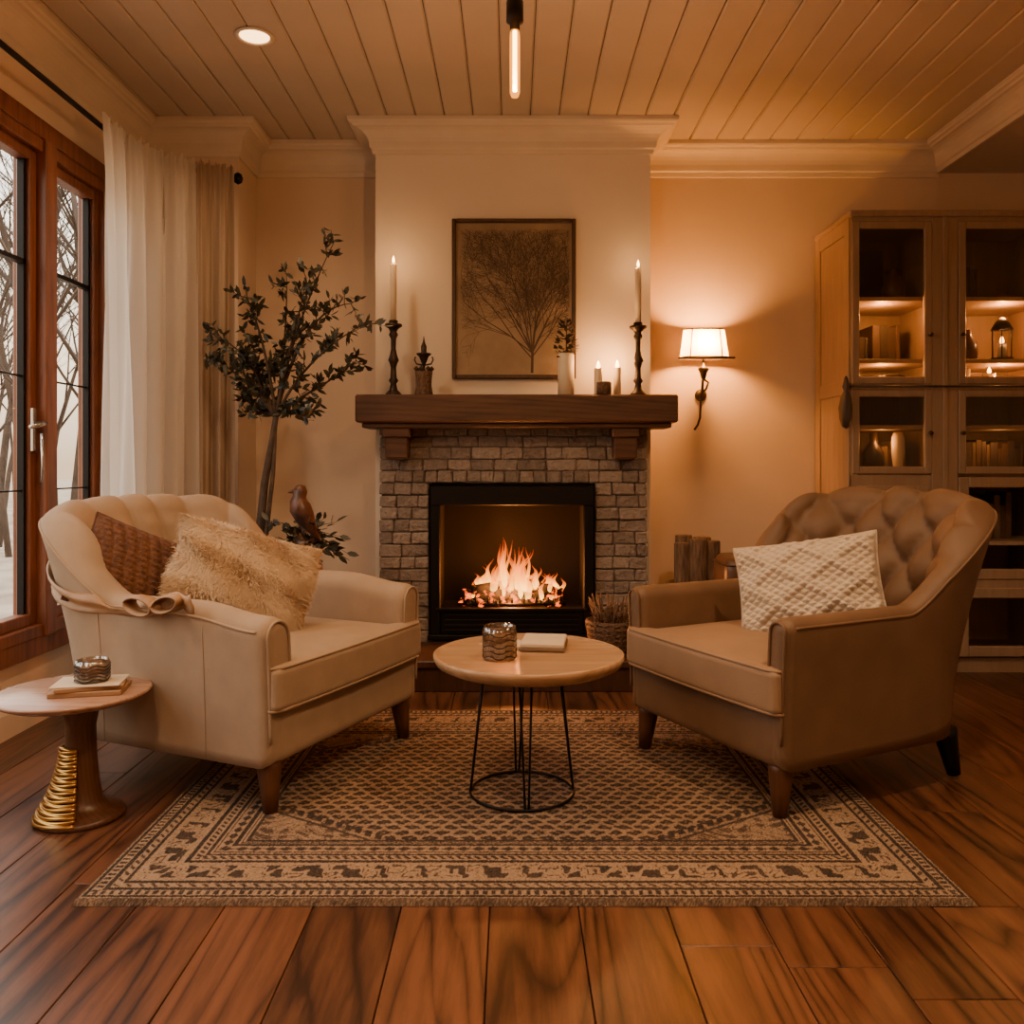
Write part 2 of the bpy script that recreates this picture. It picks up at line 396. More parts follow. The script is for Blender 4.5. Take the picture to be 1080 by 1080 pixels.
g.tube([(XL+0.03, 3.30, 1.12), (XL+0.035, 3.30, 1.0), (XL+0.03, 3.30, 0.93)], 0.006)
g.obj('handle', mat('nickel', (0.6, 0.58, 0.55), rough=0.25, metal=1), r)
recenter(r, (XL, 2.6, WZ0))
# ---------------------------------------------------------------- outside
g = G(); g.box((-60, -30, -0.5), (XL-0.5, 80, -0.45)); g.obj('ground_outside', 'snow')
g = G()
def branch(p, d, L, r0, lvl, mx=3):
    n = 4; pts = [p.copy()]; rs = [r0]
    for i in range(n):
        d = (d + Vector((random.uniform(-1, 1), random.uniform(-1, 1), random.uniform(-.3, .8)))*0.13).normalized()
        p = p + d*L/n; pts.append(p.copy()); rs.append(r0*(1-0.75*(i+1)/n))
        if lvl < mx and i > 0:
            for _ in range(2 if lvl else 3):
                a = random.uniform(0, 2*pi); dd = (d*0.7+Vector((math.cos(a), math.sin(a), 0.35))*0.8).normalized()
                branch(p, dd, L*random.uniform(0.38, 0.55), rs[-1]*0.6, lvl+1, mx)
    g.tube(pts, rs, 3 if lvl else 6)
for i in range(11):
    y = 7+i*0.8; x = -y*random.uniform(0.47, 0.64)
    branch(Vector((x, y, -0.5)), Vector((random.uniform(-.1, .1), 0, 1)), random.uniform(3.5, 5.5), random.uniform(0.04, 0.07), 0)
for i in range(16):
    y = random.uniform(16, 34); x = -y*random.uniform(0.46, 0.66)
    branch(Vector((x, y, -0.5)), Vector((random.uniform(-.1, .1), 0, 1)), random.uniform(6, 12), random.uniform(0.07, 0.14), 0, 2)
g.obj('bare_tree_grove', 'treebk')
w = bpy.data.worlds.new('overcast_sky'); S.world = w; w.use_nodes = True; nt = w.node_tree
bg = nt.nodes['Background']; tc = N(nt, 'ShaderNodeTexCoord'); sp = N(nt, 'ShaderNodeSeparateXYZ')
nt.links.new(tc.outputs['Generated'], sp.inputs[0])
rp = ramp(nt, [(0.0, (0.34, 0.24, 0.15)), (0.10, (0.62, 0.48, 0.33)), (0.28, (0.92, 0.83, 0.70)), (1.0, (0.95, 0.95, 0.97))])
nt.links.new(sp.outputs['Z'], rp.inputs[0]); nt.links.new(rp.outputs[0], bg.inputs[0]); bg.inputs[1].default_value = 5.0

# ---------------------------------------------------------------- curtains
def ctrack(pts, n):
    pts = [Vector((*p, 0)) for p in pts]; seg = [(pts[i+1]-pts[i]).length for i in range(len(pts)-1)]; T = sum(seg); out = []
    for k in range(n):
        s = T*k/(n-1); i = 0
        while i < len(seg)-1 and s > seg[i]: s -= seg[i]; i += 1
        d = (pts[i+1]-pts[i]).normalized(); out.append((pts[i]+d*min(s, seg[i]), Vector((d.y, -d.x, 0))))
    return out, T
def curtain(name, path, folds, amp, m, z0=0.015, z1=2.435, seed=0):
    rnd = random.Random(seed); tr, T = ctrack(path, 300); ph = [rnd.uniform(0, 6) for _ in range(5)]
    nz = 60; P = np.zeros((nz, len(tr), 3))
    for i in range(nz):
        v = (i/(nz-1))**1.25; z = z1+(z0-z1)*v
        for j, (p, nn) in enumerate(tr):
            s = j/(len(tr)-1)
            top = math.exp(-v/0.10)
            a = amp*(0.7+0.5*v)*(math.sin(2*pi*folds*s+0.9*math.sin(5*s+v*2.5+ph[0])) + 0.35*math.sin(2*pi*folds*2.3*s+ph[1]+v*2))*(1-0.75*top)
            a += 0.010*top*math.sin(2*pi*folds*4*s+ph[2])
            a = a*(1-math.exp(-((v-0.016)/0.012)**2)*0.3)
            q = p+nn*(a+0.016); P[i, j] = (q.x, q.y, z+(0.010*math.sin(2*pi*folds*2.5*s+ph[3])+.006*math.sin(2*pi*folds*6*s) if i == 0 else 0))
    g = G(); g.grid(P); return g.obj(name, m)
cp = [(-1.69, 3.50), (-1.69, 3.72), (-1.62, 3.92), (-1.50, 4.04)]
r = root('sheer_curtain'); o = curtain('sheer_panel', cp, 5, 0.042, 'sheer', seed=1); o.parent = r; recenter(r, (-1.65, 3.75, 0))
r = root('linen_drape'); o = curtain('drape_panel', [(-1.50, 4.045), (-1.35, 4.13)], 2.0, 0.030, 'drape', seed=3); o.parent = r; recenter(r, (-1.45, 4.1, 0))
r = root('curtain_rod'); g = G()
g.tube([(-1.70, 0.9, 2.40), (-1.70, 3.70, 2.40), (-1.63, 3.92, 2.40), (-1.50, 4.06, 2.40), (-1.35, 4.17, 2.40)], 0.011, 10)
g.lathe([(0.001, -0.03), (0.018, -0.02), (0.024, 0), (0.018, 0.02), (0.001, 0.03)], (-1.34, 4.175, 2.40), 14)
for y in (1.2, 2.6): g.tube([(XL, y, 2.40), (-1.70, y, 2.40)], 0.008)
g.obj('rod', 'black', r); recenter(r, (-1.7, 2.4, 2.4))

# ---------------------------------------------------------------- fireplace
r = root('brick_fireplace')
FX0, FX1, FY = -0.653, 0.667, 4.20
OX0, OX1, OZ1 = -0.41, 0.41, 0.91
g = G(); gm = G()
gm.box((FX0+0.01, FY+0.010, 0), (OX0-0.0, BY, 1.19)); gm.box((OX1, FY+0.010, 0), (FX1-0.01, BY, 1.19)); gm.box((OX0, FY+0.010, OZ1), (OX1, BY, 1.19)); gm.box((OX0, FY+0.010, 0), (OX1, BY, 0.13))
def row(x0, x1, z0, z1, lo, hi):
    x = x0
    while x < x1-0.005:
        w_ = random.uniform(lo, hi)
        if x1-x-w_ < lo*0.55: w_ = x1-x
        yy = FY+random.uniform(-0.010, 0.005)
        g.box((x+0.002, yy, z0+0.002), (x+w_-0.002, BY-0.01, z1-0.002), random.random(), bev=0.005, rot=(0, random.uniform(-.015, .015), random.uniform(-.03, .03)), jit=0.003)
        x += w_
zs = [0.0]
while zs[-1] < 0.90: zs.append(zs[-1]+0.0607)
zs[-1] = OZ1
zs += [0.97, 1.025, 1.085, 1.14, 1.19]
for z, z1 in zip(zs[:-1], zs[1:]):
    if z >= OZ1-.001 and z1 <= 0.975:
        row(FX0, OX0-0.02, z, z1, 0.07, 0.12); row(OX1+0.02, FX1, z, z1, 0.07, 0.12); row(OX0-0.02, OX1+0.02, z, z1, 0.05, 0.075)
    elif z1 <= OZ1+.001:
        row(FX0, OX0, z, z1, 0.06, 0.125); row(OX1, FX1, z, z1, 0.06, 0.125)
    else: row(FX0, FX1, z, z1, 0.08, 0.15)
g.obj('bricks', 'brick', r); gm.obj('mortar_core', 'mortar', r)
g = G(); g.box((-0.742, 4.03, 1.20), (0.787, 4.27, 1.332), bev=0.008)
g.box((-0.715, 4.06, 1.175), (0.76, 4.27, 1.20), bev=0.005)
for cx in (-0.555, 0.545):
    g.box((cx-0.055, 4.09, 1.03), (cx+0.055, 4.20, 1.178), bev=0.006); g.box((cx-0.066, 4.075, 1.13), (cx+0.066, 4.2, 1.178), bev=0.006)
g.obj('mantel_beam', 'walnut', r)
g = G()
g.box((-0.40, 4.165, 0.80), (0.40, 4.22, 0.895), bev=0.004); g.box((-0.40, 4.165, 0.17), (-0.35, 4.22, 0.80), bev=0.004); g.box((0.35, 4.165, 0.17), (0.40, 4.22, 0.80), bev=0.004)
g.box((-0.35, 4.175, 0.17), (0.35, 4.22, 0.285), bev=0.004)
g.box((-0.37, 4.155, 0.285), (0.37, 4.18, 0.30), bev=0.003)
for i in range(4): g.box((-0.33, 4.168, 0.185+i*0.024), (0.33, 4.18, 0.193+i*0.024), bev=0.002)
g.box((-0.41, 4.15, 0.145), (0.41, 4.20, 0.17), bev=0.003)
g.obj('insert_frame', 'black', r)
g = G(); gx = 0.36
g.box((-gx-0.02, 4.21, 0.26), (gx+0.02, 4.55, 0.28)); g.box((-gx-0.02, 4.21, 0.26), (-gx, 4.55, 0.88)); g.box((gx, 4.21, 0.26), (gx+0.02, 4.55, 0.88)); g.box((-gx, 4.53, 0.26), (gx, 4.56, 0.88)); g.box((-gx, 4.21, 0.86), (gx, 4.55, 0.88))
g.obj('firebox', 'soot', r)
g = G()
for i in range(9): g.tube([(-0.24+i*0.06, 4.27, 0.335), (-0.24+i*0.06, 4.28, 0.30), (-0.24+i*0.06, 4.46, 0.30)], 0.006, 6)
g.tube([(-0.27, 4.28, 0.30), (0.27, 4.28, 0.30)], 0.007, 6)
g.obj('grate', 'black', r)
m, nt, b = _nt('burning_log'); n = N(nt, 'ShaderNodeTexNoise'); n.inputs['Scale'].default_value = 28; n.inputs['Detail'].default_value = 6
tc = N(nt, 'ShaderNodeTexCoord'); nt.links.new(tc.outputs['Object'], n.inputs['Vector'])
rr = ramp(nt, [(0.52, (0, 0, 0)), (0.60, (1.0, 0.10, 0.005)), (0.72, (1.0, 0.28, 0.03))]); nt.links.new(n.outputs['Fac'], rr.inputs[0]); nt.links.new(rr.outputs[0], b.inputs['Emission Color'])
b.inputs['Emission Strength'].default_value = 3.0; b.inputs['Base Color'].default_value = (0.006, 0.003, 0.002, 1); b.inputs['Roughness'].default_value = 0.9
M['burn'] = m
g = G()
for (a, b_, rad) in (((-0.25, 4.33, 0.335), (0.2, 4.35, 0.34), 0.033), ((-0.15, 4.41, 0.34), (0.26, 4.38, 0.335), 0.035), ((-0.2, 4.30, 0.37), (0.1, 4.43, 0.40), 0.027), ((0.22, 4.31, 0.36), (-0.02, 4.42, 0.41), 0.025)):
    A, B = Vector(a), Vector(b_); g.tube([A.lerp(B, t)+Vector((0, random.uniform(-.005, .005), random.uniform(-.005, .005))) for t in np.linspace(0, 1, 7)], [rad*random.uniform(.85, 1.1) for _ in range(7)], 10)
for _ in range(60):
    q = (random.uniform(-.25, .25), random.uniform(4.28, 4.45), 0.305); s_ = random.uniform(.008, .018); g.box([c-s_ for c in q], [c+s_ for c in q], rot=(random.random(), random.random(), random.random()), bev=0.003)
g.obj('burning_logs', 'burn', r)
m, nt, b = _nt('flame')
a = N(nt, 'ShaderNodeAttribute'); a.attribute_name = 'Col'
rr = ramp(nt, [(0.0, (1.0, 0.52, 0.09)), (0.35, (1.0, 0.28, 0.015)), (1.0, (1.0, 0.07, 0.001))]); nt.links.new(a.outputs['Fac'], rr.inputs[0])
em = N(nt, 'ShaderNodeEmission'); nt.links.new(rr.outputs[0], em.inputs[0])
mr = N(nt, 'ShaderNodeMapRange'); mr.inputs[3].default_value = 7; mr.inputs[4].default_value = 1.1; nt.links.new(a.outputs['Fac'], mr.inputs[0]); nt.links.new(mr.outputs[0], em.inputs[1])
tr = N(nt, 'ShaderNodeBsdfTransparent'); mx = N(nt, 'ShaderNodeMixShader')
mr2 = N(nt, 'ShaderNodeMapRange'); mr2.inputs[3].default_value = 0.45; mr2.inputs[4].default_value = 0.75; nt.links.new(a.outputs['Fac'], mr2.inputs[0]); nt.links.new(mr2.outputs[0], mx.inputs[0])
nt.links.new(em.outputs[0], mx.inputs[1]); nt.links.new(tr.outputs[0], mx.inputs[2]); nt.links.new(mx.outputs[0], nt.nodes['Material Output'].inputs[0])
M['flame'] = m
def flame(g, x, y, z, h, rad, seed, seg=10):
    rnd = random.Random(seed); n = 18; P = np.zeros((n, seg, 3)); ph = rnd.uniform(0, 6); am = rnd.uniform(.3, .8)*rad*1.8; lean = rnd.uniform(-.3, .3)*h
    start = len(g.v)
    for i in range(n):
        t = i/(n-1); rr_ = rad*math.sin(pi*min(1, t**0.55*1.0))**0.9*(1-0.35*t) if 0 < t < 1 else 0.0008
        cx = x+am*math.sin(ph+t*7)*t+lean*t*t; cy = y+am*0.6*math.cos(ph*2+t*5)*t
        for j in range(seg):
            w_ = 2*pi*j/seg; P[i, j] = (cx+rr_*math.cos(w_), cy+rr_*0.6*math.sin(w_), z+h*t)
    g.grid(P, closev=True)
    for i in range(n):
        for j in range(seg): g.c[start+i*seg+j] = i/(n-1)
g = G()
for i in range(56):
    x = random.gauss(0.0, 0.11); x = max(-.24, min(.25, x)); env = math.exp(-((x-.0)/0.10)**2)
    flame(g, x, random.uniform(4.29, 4.43), random.uniform(0.30, 0.38), 0.05+env*random.uniform(0.05, 0.26)+random.uniform(0, .05), random.uniform(0.010, 0.024), i)
g.obj('flames', 'flame', r)
light('fire_glow', 'POINT', (0, 4.30, 0.46), 26, (1.0, 0.28, 0.055), r, 0.08)
light('fire_glow_low', 'POINT', (0, 4.235, 0.38), 14, (1.0, 0.34, 0.08), r, 0.03)
recenter(r, (0, FY, 0))
r = root('hearth_slab'); g = G(); g.box((-0.435, 3.75, 0.0), (0.567, 4.15, 0.105), bev=0.004); g.box((-0.455, 3.735, 0.105), (0.585, 4.145, 0.14), bev=0.006)
g.obj('slab', 'darkwood', r); recenter(r, (0.06, 3.95, 0))

# ---------------------------------------------------------------- picture
r = root('framed_tree_print'); px0, px1, pz0, pz1, py = -0.299, 0.318, 1.427, 2.224, 4.268
g = G(); t = 0.020
g.box((px0, py-0.028, pz0), (px0+t, py, pz1), bev=0.004); g.box((px1-t, py-0.028, pz0), (px1, py, pz1), bev=0.004)
g.box((px0+t, py-0.028, pz0), (px1-t, py, pz0+t), bev=0.004); g.box((px0+t, py-0.028, pz1-t), (px1-t, py, pz1), bev=0.004)
g.obj('frame', 'darkwood', r)
g = G(); g.box((px0+t, py-0.012, pz0+t), (px1-t, py, pz1-t)); g.obj('canvas', 'art', r)
g = G()
def br2(x, z, a, L, wd, lv):
    n = 3
    for i in range(n):
        a += random.uniform(-.14, .14); x2 = x+math.sin(a)*L/n; z2 = z+math.cos(a)*L/n
        if not (px0+0.04 < x2 < px1-0.03) or z2 > pz1-0.05: return
        nx, nz = math.cos(a)*wd/2, -math.sin(a)*wd/2; e = 0.85
        yy = py-0.0125-random.random()*0.0008
        g.add([(x-nx, yy, z-nz), (x+nx, yy, z+nz), (x2+nx*e, yy, z2+nz*e), (x2-nx*e, yy, z2-nz*e)], [(0, 1, 2, 3)])
        x, z, wd = x2, z2, wd*e
        if lv < 6:
            for sgn in (-1, 1):
                if random.random() < 0.72: br2(x, z, a+sgn*random.uniform(.25, .7), L*random.uniform(.5, .72), max(.0014, wd*0.6), lv+1)
tx_ = 0.10
br2(tx_, pz0+0.03, -0.03, 0.30, 0.014, 1)
for a_ in (-1.05, -.85, -.65, -.45, -.25, -.05, .2, .4, .6): br2(tx_, pz0+0.10+0.05*random.random(), a_, 0.42, 0.006, 2)
g.obj('tree_drawing', 'artdk', r)
recenter(r, ((px0+px1)/2, py, pz0))

# ---------------------------------------------------------------- candles etc.
cf = emit('candle_flame', (1.0, 0.52, 0.14), 18)
MZ = 1.332
def candle_flame(g, x, y, z, h=0.035, r_=0.007):
    g.lathe([(0.001, 0), (r_*0.8, h*0.15), (r_, h*0.3), (r_*0.7, h*0.6), (r_*0.25, h*0.88), (0.0005, h)], (x, y, z), 12)
def candlestick(x, y, hh, ch, lit=True, s=1.0):
    r = root('candlestick', (x, y, MZ)); g = G()
    pr = [(0.036, 0), (0.040, 0.008), (0.034, 0.016), (0.020, 0.03), (0.014, 0.06), (0.024, 0.075), (0.016, 0.09), (0.013, 0.14), (0.019, 0.16), (0.026, 0.175), (0.018, 0.20), (0.012, 0.23), (0.013, 0.28), (0.023, 0.30), (0.016, 0.315), (0.024, 0.33), (0.042, 0.342), (0.042, 0.352), (0.022, 0.354), (0.022, 0.37), (0.001, 0.37)]
    g.lathe([(a*s, b*hh/0.37) for a, b in pr], seg=28); g.obj('holder', 'bronze', r)
    g = G(); g.lathe([(0.0155, hh-0.01), (0.0155, hh+ch-0.006), (0.011, hh+ch), (0.002, hh+ch-0.003)], seg=20); g.tube([(0, 0, hh+ch-0.003), (0.001, 0, hh+ch+0.01)], 0.0012, 5); g.obj('taper_candle', 'wax', r)
    if lit:
        g = G(); candle_flame(g, 0, 0, hh+ch+0.004); g.obj('flame', cf, r); light('candle_glow', 'POINT', (0, 0, hh+ch+0.03), 1.2, (1, .50, .17), r, 0.01)
candlestick((415-540)/900*4.13, 4.13, 0.365, 0.275)
candlestick((673-540)/900*4.13, 4.13, 0.355, 0.265)
r = root('glass_tealight_holder', ((447-540)/900*4.13, 4.13, MZ)); g = G()
g.lathe([(0.040, 0), (0.042, 0.01), (0.036, 0.05), (0.038, 0.09), (0.042, 0.12), (0.034, 0.122), (0.032, 0.02), (0.001, 0.015)], seg=24, ripple=lambda a, i: 0.04*math.cos(8*a)); g.obj('body', 'wicker', r)
g = G(); g.lathe([(0.006, 0.02), (0.006, 0.15), (0.014, 0.165), (0.024, 0.19), (0.036, 0.20), (0.036, 0.206), (0.014, 0.21), (0.014, 0.24), (0.006, 0.26), (0.001, 0.29)], seg=20)
for k in range(7):
    a = k*0.9; g.lathe([(0.001, -0.014), (0.014, 0), (0.001, 0.014)], (0.038*math.cos(a), 0.038*math.sin(a), 0.13), 10)
for sx_ in (-1, 1): g.tube([(sx_*.005, 0, .15), (sx_*.035, 0, .155), (sx_*.045, 0, .175), (sx_*.04, 0, .19)], .004, 6)
g.obj('finial', 'bronze', r)
r = root('pillar_candle', ((597-540)/900*4.14, 4.14, MZ)); g = G(); g.lathe([(0.040, 0), (0.040, 0.20), (0.036, 0.207), (0.006, 0.20)], seg=28); g.obj('wax', 'wax', r)
g = G()
for k in range(130):
    a = random.uniform(0, 2*pi); zz = random.uniform(0.16, 0.36); rad = 0.042*(1-abs(zz-0.24)/0.16); p = Vector((rad*math.cos(a), rad*math.sin(a)*0.7, zz)); d = Vector((math.cos(a), math.sin(a), random.uniform(0, 1.2))).normalized()*0.03; sd = Vector((-math.sin(a), math.cos(a), 0))*0.012
    g.add([p, p+d*.5+sd, p+d, p+d*.5-sd], [(0, 1, 2, 3)])
g.tube([(0, 0, 0.2), (0.005, 0, 0.38)], 0.003, 5); g.obj('dried_flowers', 'bark', r)
for nm, pxx, h, rad, y in (('votive_candle', 631, 0.13, 0.020, 4.12), ('votive_candle', 651, 0.14, 0.018, 4.17), ('votive_candle', 637, 0.06, 0.035, 4.08)):
    r = root(nm, ((pxx-540)/900*y, y, MZ)); g = G(); g.lathe([(rad, 0), (rad, h), (rad*0.85, h+0.004), (0.004, h-0.004)], seg=20); g.obj('wax', 'wax' if h > 0.07 else 'wicker', r)
    if h > 0.07: g = G(); candle_flame(g, 0, 0, h, 0.038, .010); g.obj('flame', cf, r); light('candle_glow', 'POINT', (0, -0.0, h+0.035), 3.2, (1, .44, .13), r, 0.01)

# ---------------------------------------------------------------- wall sconce
sx, sy = (742-540)/900*4.45, 4.45
r = root('wall_sconce', (sx, sy, 0)); g = G()
rows = []
for i, (w_, d_, z) in enumerate(((0.105, 0.062, 1.70), (0.125, 0.072, 1.555))):
    rows.append([(w_*math.copysign(abs(math.cos(a))**0.6, math.cos(a)), d_*math.copysign(abs(math.sin(a))**0.6, math.sin(a)), z) for a in np.linspace(0, 2*pi, 49)[:-1]])
g.grid(np.array(rows), closev=True); g.obj('shade', 'shade', r)
g = G()
for rw in rows: g.tube([Vector(p)*1.0 for p in rw[::2]], 0.004, 6, closed=True)
for k in range(0, 48, 8): g.tube([rows[0][k], rows[1][k]], 0.003, 5)
g.box((-0.145, -0.085, 1.543), (0.145, -0.06, 1.552), bev=0.003)
g.tube([(0, 0, 1.66), (0, 0, 1.50)], 0.007, 8); g.lathe([(0.001, 1.44), (0.012, 1.45), (0.02, 1.48), (0.03, 1.50), (0.012, 1.51), (0.001, 1.55)], seg=16)
g.tube([(0, 0, 1.47), (0.0, 0.03, 1.40), (0.012, 0.08, 1.38), (0.014, 0.105, 1.36)], 0.007, 8)
pts = [(0.0, 0.01, 1.45), (0.03, 0.02, 1.43), (0.022, 0.03, 1.40), (-0.005, 0.05, 1.37), (0.0, 0.07, 1.31), (0.0, 0.08, 1.25), (-0.012, 0.085, 1.21), (-0.03, 0.085, 1.185)]
g.tube(pts, 0.006, 8)
g.lathe([(0.03, 0), (0.032, 0.008), (0.02, 0.015), (0.001, 0.016)], (0.01, 0.118, 1.37), 20, axis=(0, -1, 0))
g.obj('bracket', 'bronze', r)
g = G(); g.lathe([(0.001, 1.58), (0.018, 1.60), (0.022, 1.63), (0.014, 1.66), (0.001, 1.675)], seg=14); g.obj('bulb', emit('sconce_bulb', (1, .62, .24), 6), r)
light('sconce_glow', 'POINT', (0, -0.03, 1.63), 52, (1.0, 0.38, 0.07), r, 0.035)

# ---------------------------------------------------------------- ceiling lights
def downlight(x, y, e, vis=True):
    r = root('recessed_downlight', (x, y, ZC)); g = G()  # name shared by the known fitting and the added fill copies
    g.lathe([(0.072, -0.001), (0.078, -0.006), (0.064, -0.010), (0.058, -0.004), (0.058, 0.0)], seg=36); g.obj('trim_ring', 'trim', r)
    g = G(); g.lathe([(0.001, -0.004), (0.058, -0.004), (0.058, -0.003), (0.001, -0.003)], seg=32); g.obj('lens', emit('downlight_lens', (1, .58, .24), 6), r)
    light('downlight_lamp', 'SPOT', (0, 0, -0.02), e, (1.0, 0.62, 0.33), r, 0.06, spot_size=math.radians(150), spot_blend=0.8)
downlight(-1.02, 3.38, 42)
downlight(1.02, 1.7, 145); downlight(-1.02, 1.7, 110); downlight(0.6, 0.1, 115); downlight(-1.02, 0.0, 85)  # unseen fittings added as warm room fill; only the one above is known
r = root('pendant_light', (0.008, 2.4, 0)); g = G()
g.tube([(0, 0, ZC), (0, 0, 2.3)], 0.003, 6); g.lathe([(0.03, ZC-0.02), (0.03, ZC)], seg=20)
g.lathe([(0.008, 2.31), (0.024, 2.30), (0.024, 2.245), (0.014, 2.24), (0.014, 2.22), (0.001, 2.22)], seg=24); g.obj('cap_and_cord', 'black', r)
g = G(); g.lathe([(0.001, 2.03), (0.010, 2.034), (0.014, 2.045), (0.0145, 2.10), (0.0145, 2.20), (0.012, 2.225)], seg=20)
m, nt, b = _nt('amber_tube_glass'); tr = N(nt, 'ShaderNodeBsdfTransparent'); tr.inputs[0].default_value = (1, .65, .25, 1); em = N(nt, 'ShaderNodeEmission'); em.inputs[0].default_value = (1, .38, .04, 1); em.inputs[1].default_value = 1.1
ad = N(nt, 'ShaderNodeAddShader'); nt.links.new(tr.outputs[0], ad.inputs[0]); nt.links.new(em.outputs[0], ad.inputs[1]); nt.links.new(ad.outputs[0], nt.nodes['Material Output'].inputs[0])
g.obj('tube_glass', m, r)
g = G(); g.tube([(0, 0, 2.22), (0, 0, 2.05)], 0.006, 8); g.obj('filament', emit('filament', (1, .66, .28), 18), r)
light('pendant_glow', 'POINT', (0, 0, 2.00), 20, (1, .50, .19), r, 0.02)

# ---------------------------------------------------------------- rug
RX0, RX1, RY0, RY1 = -1.0, 1.055, 1.93, 3.44
nx, ny = 690, 510
xs = np.linspace(0, RX1-RX0, nx); ys = np.linspace(0, RY1-RY0, ny)
X, Y = np.meshgrid(xs, ys, indexing='ij'); Wd, Dp = RX1-RX0, RY1-RY0
dx = np.minimum(X, Wd-X); dy = np.minimum(Y, Dp-Y); e = np.minimum(dx, dy)
side = dx < dy; s = np.where(side, Y-Dp/2, X-Wd/2)
C = np.full(X.shape, 0.72)
def band(a, b): return (e >= a) & (e < b)
def put(mask, v): C[mask] = v
def per(v, p): return np.abs(((v/p) % 1.0)-0.5)*2
put(band(0, 0.012), 0.35); put(band(0.016, 0.026), 0.05)
q = band(0.029, 0.046) & (per(s, 0.020) < 0.5); put(q, 0.08); put(band(0.049, 0.061), 0.05)
q = band(0.065, 0.078) & (per(s+e, 0.03) < 0.35); put(q, 0.15); put(band(0.081, 0.092), 0.05)
b0, b1 = 0.098, 0.182; t_ = (e-(b0+b1)/2)/((b1-b0)/2)
w1 = s+0.010*np.sin(s*53)+0.006*np.sin(s*131)
blo = np.sin(w1*2*pi/0.09+1.6*t_)+0.8*np.sin(w1*2*pi/0.043-2.5*t_)*np.cos(t_*3.3)
put(band(b0, b1) & (blo > 0.45) & (np.abs(t_) < 0.75), 0.12)
put(band(b0, b1) & (np.abs(blo+0.6) < 0.12) & (np.abs(t_) < 0.85), 0.2)
put(band(0.186, 0.198), 0.05); q = band(0.203, 0.220) & (per(s+e*0.8, 0.022) < 0.5); put(q, 0.08); put(band(0.224, 0.234), 0.05); put(band(0.239, 0.244), 0.12)
q = band(0.249, 0.273) & (np.abs((e-0.261)/0.012) < per(s, 0.038)); put(q, 0.1); put(band(0.277, 0.289), 0.05); put(band(.293, .298), .15)
put(band(0.302, 0.312), 0.06)
F = e >= 0.312
U = (X-Wd/2)/(Wd/2-0.312); V = (Y-Dp/2)/(Dp/2-0.312)
cor = np.abs(U)*0.62+np.abs(V)*0.62
rowi = np.floor((Y)/0.034); xo = X + (rowi % 2)*0.026 + 0.005*np.sin(Y*31)
lx = ((xo/0.052) % 1-0.5)*0.052; ly = ((Y/0.034) % 1-0.5)*0.034
sl = np.where(rowi % 2 == 0, 0.5, -0.5)
mot = ((lx-sl*ly*0.8)/0.0200)**2+((ly)/0.0115)**2 < 1+0.45*np.sin(X*210)*np.sin(Y*170)
put(F, 0.60); put(F & mot, 0.04)
put(F & mot & ((lx/0.006)**2+(ly/0.003)**2 < 1), 0.35)
mot2 = (lx/0.005)**2+((np.abs(ly)-0.014)/0.0025)**2 < 1; put(F & mot2, 0.2)
sp_ = F & (cor > 0.92)
C[sp_] = 0.62
blob = np.sin(X*71+3*np.sin(Y*37))*np.sin(Y*83+2.5*np.sin(X*41)); q = sp_ & (blob > 0.25); put(q, 0.25)
q = sp_ & (np.abs(blob+0.2) < 0.08); put(q, 0.2)
q = F & (np.abs(cor-0.92) < 0.022) & (per(X, 0.03) < 0.6); put(q, 0.05)
q = F & (np.abs(cor-0.97) < 0.008); put(q, 0.1)
C += np.random.normal(0, 0.12, C.shape)
C = np.clip(C, 0, 1)
Z = 0.011+np.random.rand(nx, ny)*0.003; ed = np.minimum(e/0.01, 1); Z = Z*ed+0.001
P = np.stack([RX0+X+np.where(dx < .001, np.random.normal(0, .0015, X.shape), 0), RY0+Y, Z], -1).reshape(-1, 3)
me = bpy.data.meshes.new('area_rug')
idx = np.arange(nx*ny).reshape(nx, ny)
F4 = np.stack([idx[:-1, :-1], idx[1:, :-1], idx[1:, 1:], idx[:-1, 1:]], -1).reshape(-1, 4)
me.vertices.add(len(P)); me.vertices.foreach_set('co', P.ravel()); me.loops.add(F4.size); me.loops.foreach_set('vertex_index', F4.ravel())
me.polygons.add(len(F4)); me.polygons.foreach_set('loop_start', np.arange(len(F4))*4); me.polygons.foreach_set('loop_total', np.full(len(F4), 4)); me.update(calc_edges=True)
ca = me.color_attributes.new('Col', 'FLOAT_COLOR', 'POINT'); arr = np.repeat(C.reshape(-1, 1), 4, 1); arr[:, 3] = 1; ca.data.foreach_set('color', arr.ravel())
me.materials.append(attr_mat('woven_rug', [(0.12, (0.017, 0.010, 0.007)), (0.35, (0.09, 0.054, 0.034)), (0.72, (0.35, 0.235, 0.148))], rough=0.95, bump=0.6, bscale=300, mixn=0.22, nscale=9))
o = bpy.data.objects.new('area_rug', me); S.collection.objects.link(o)

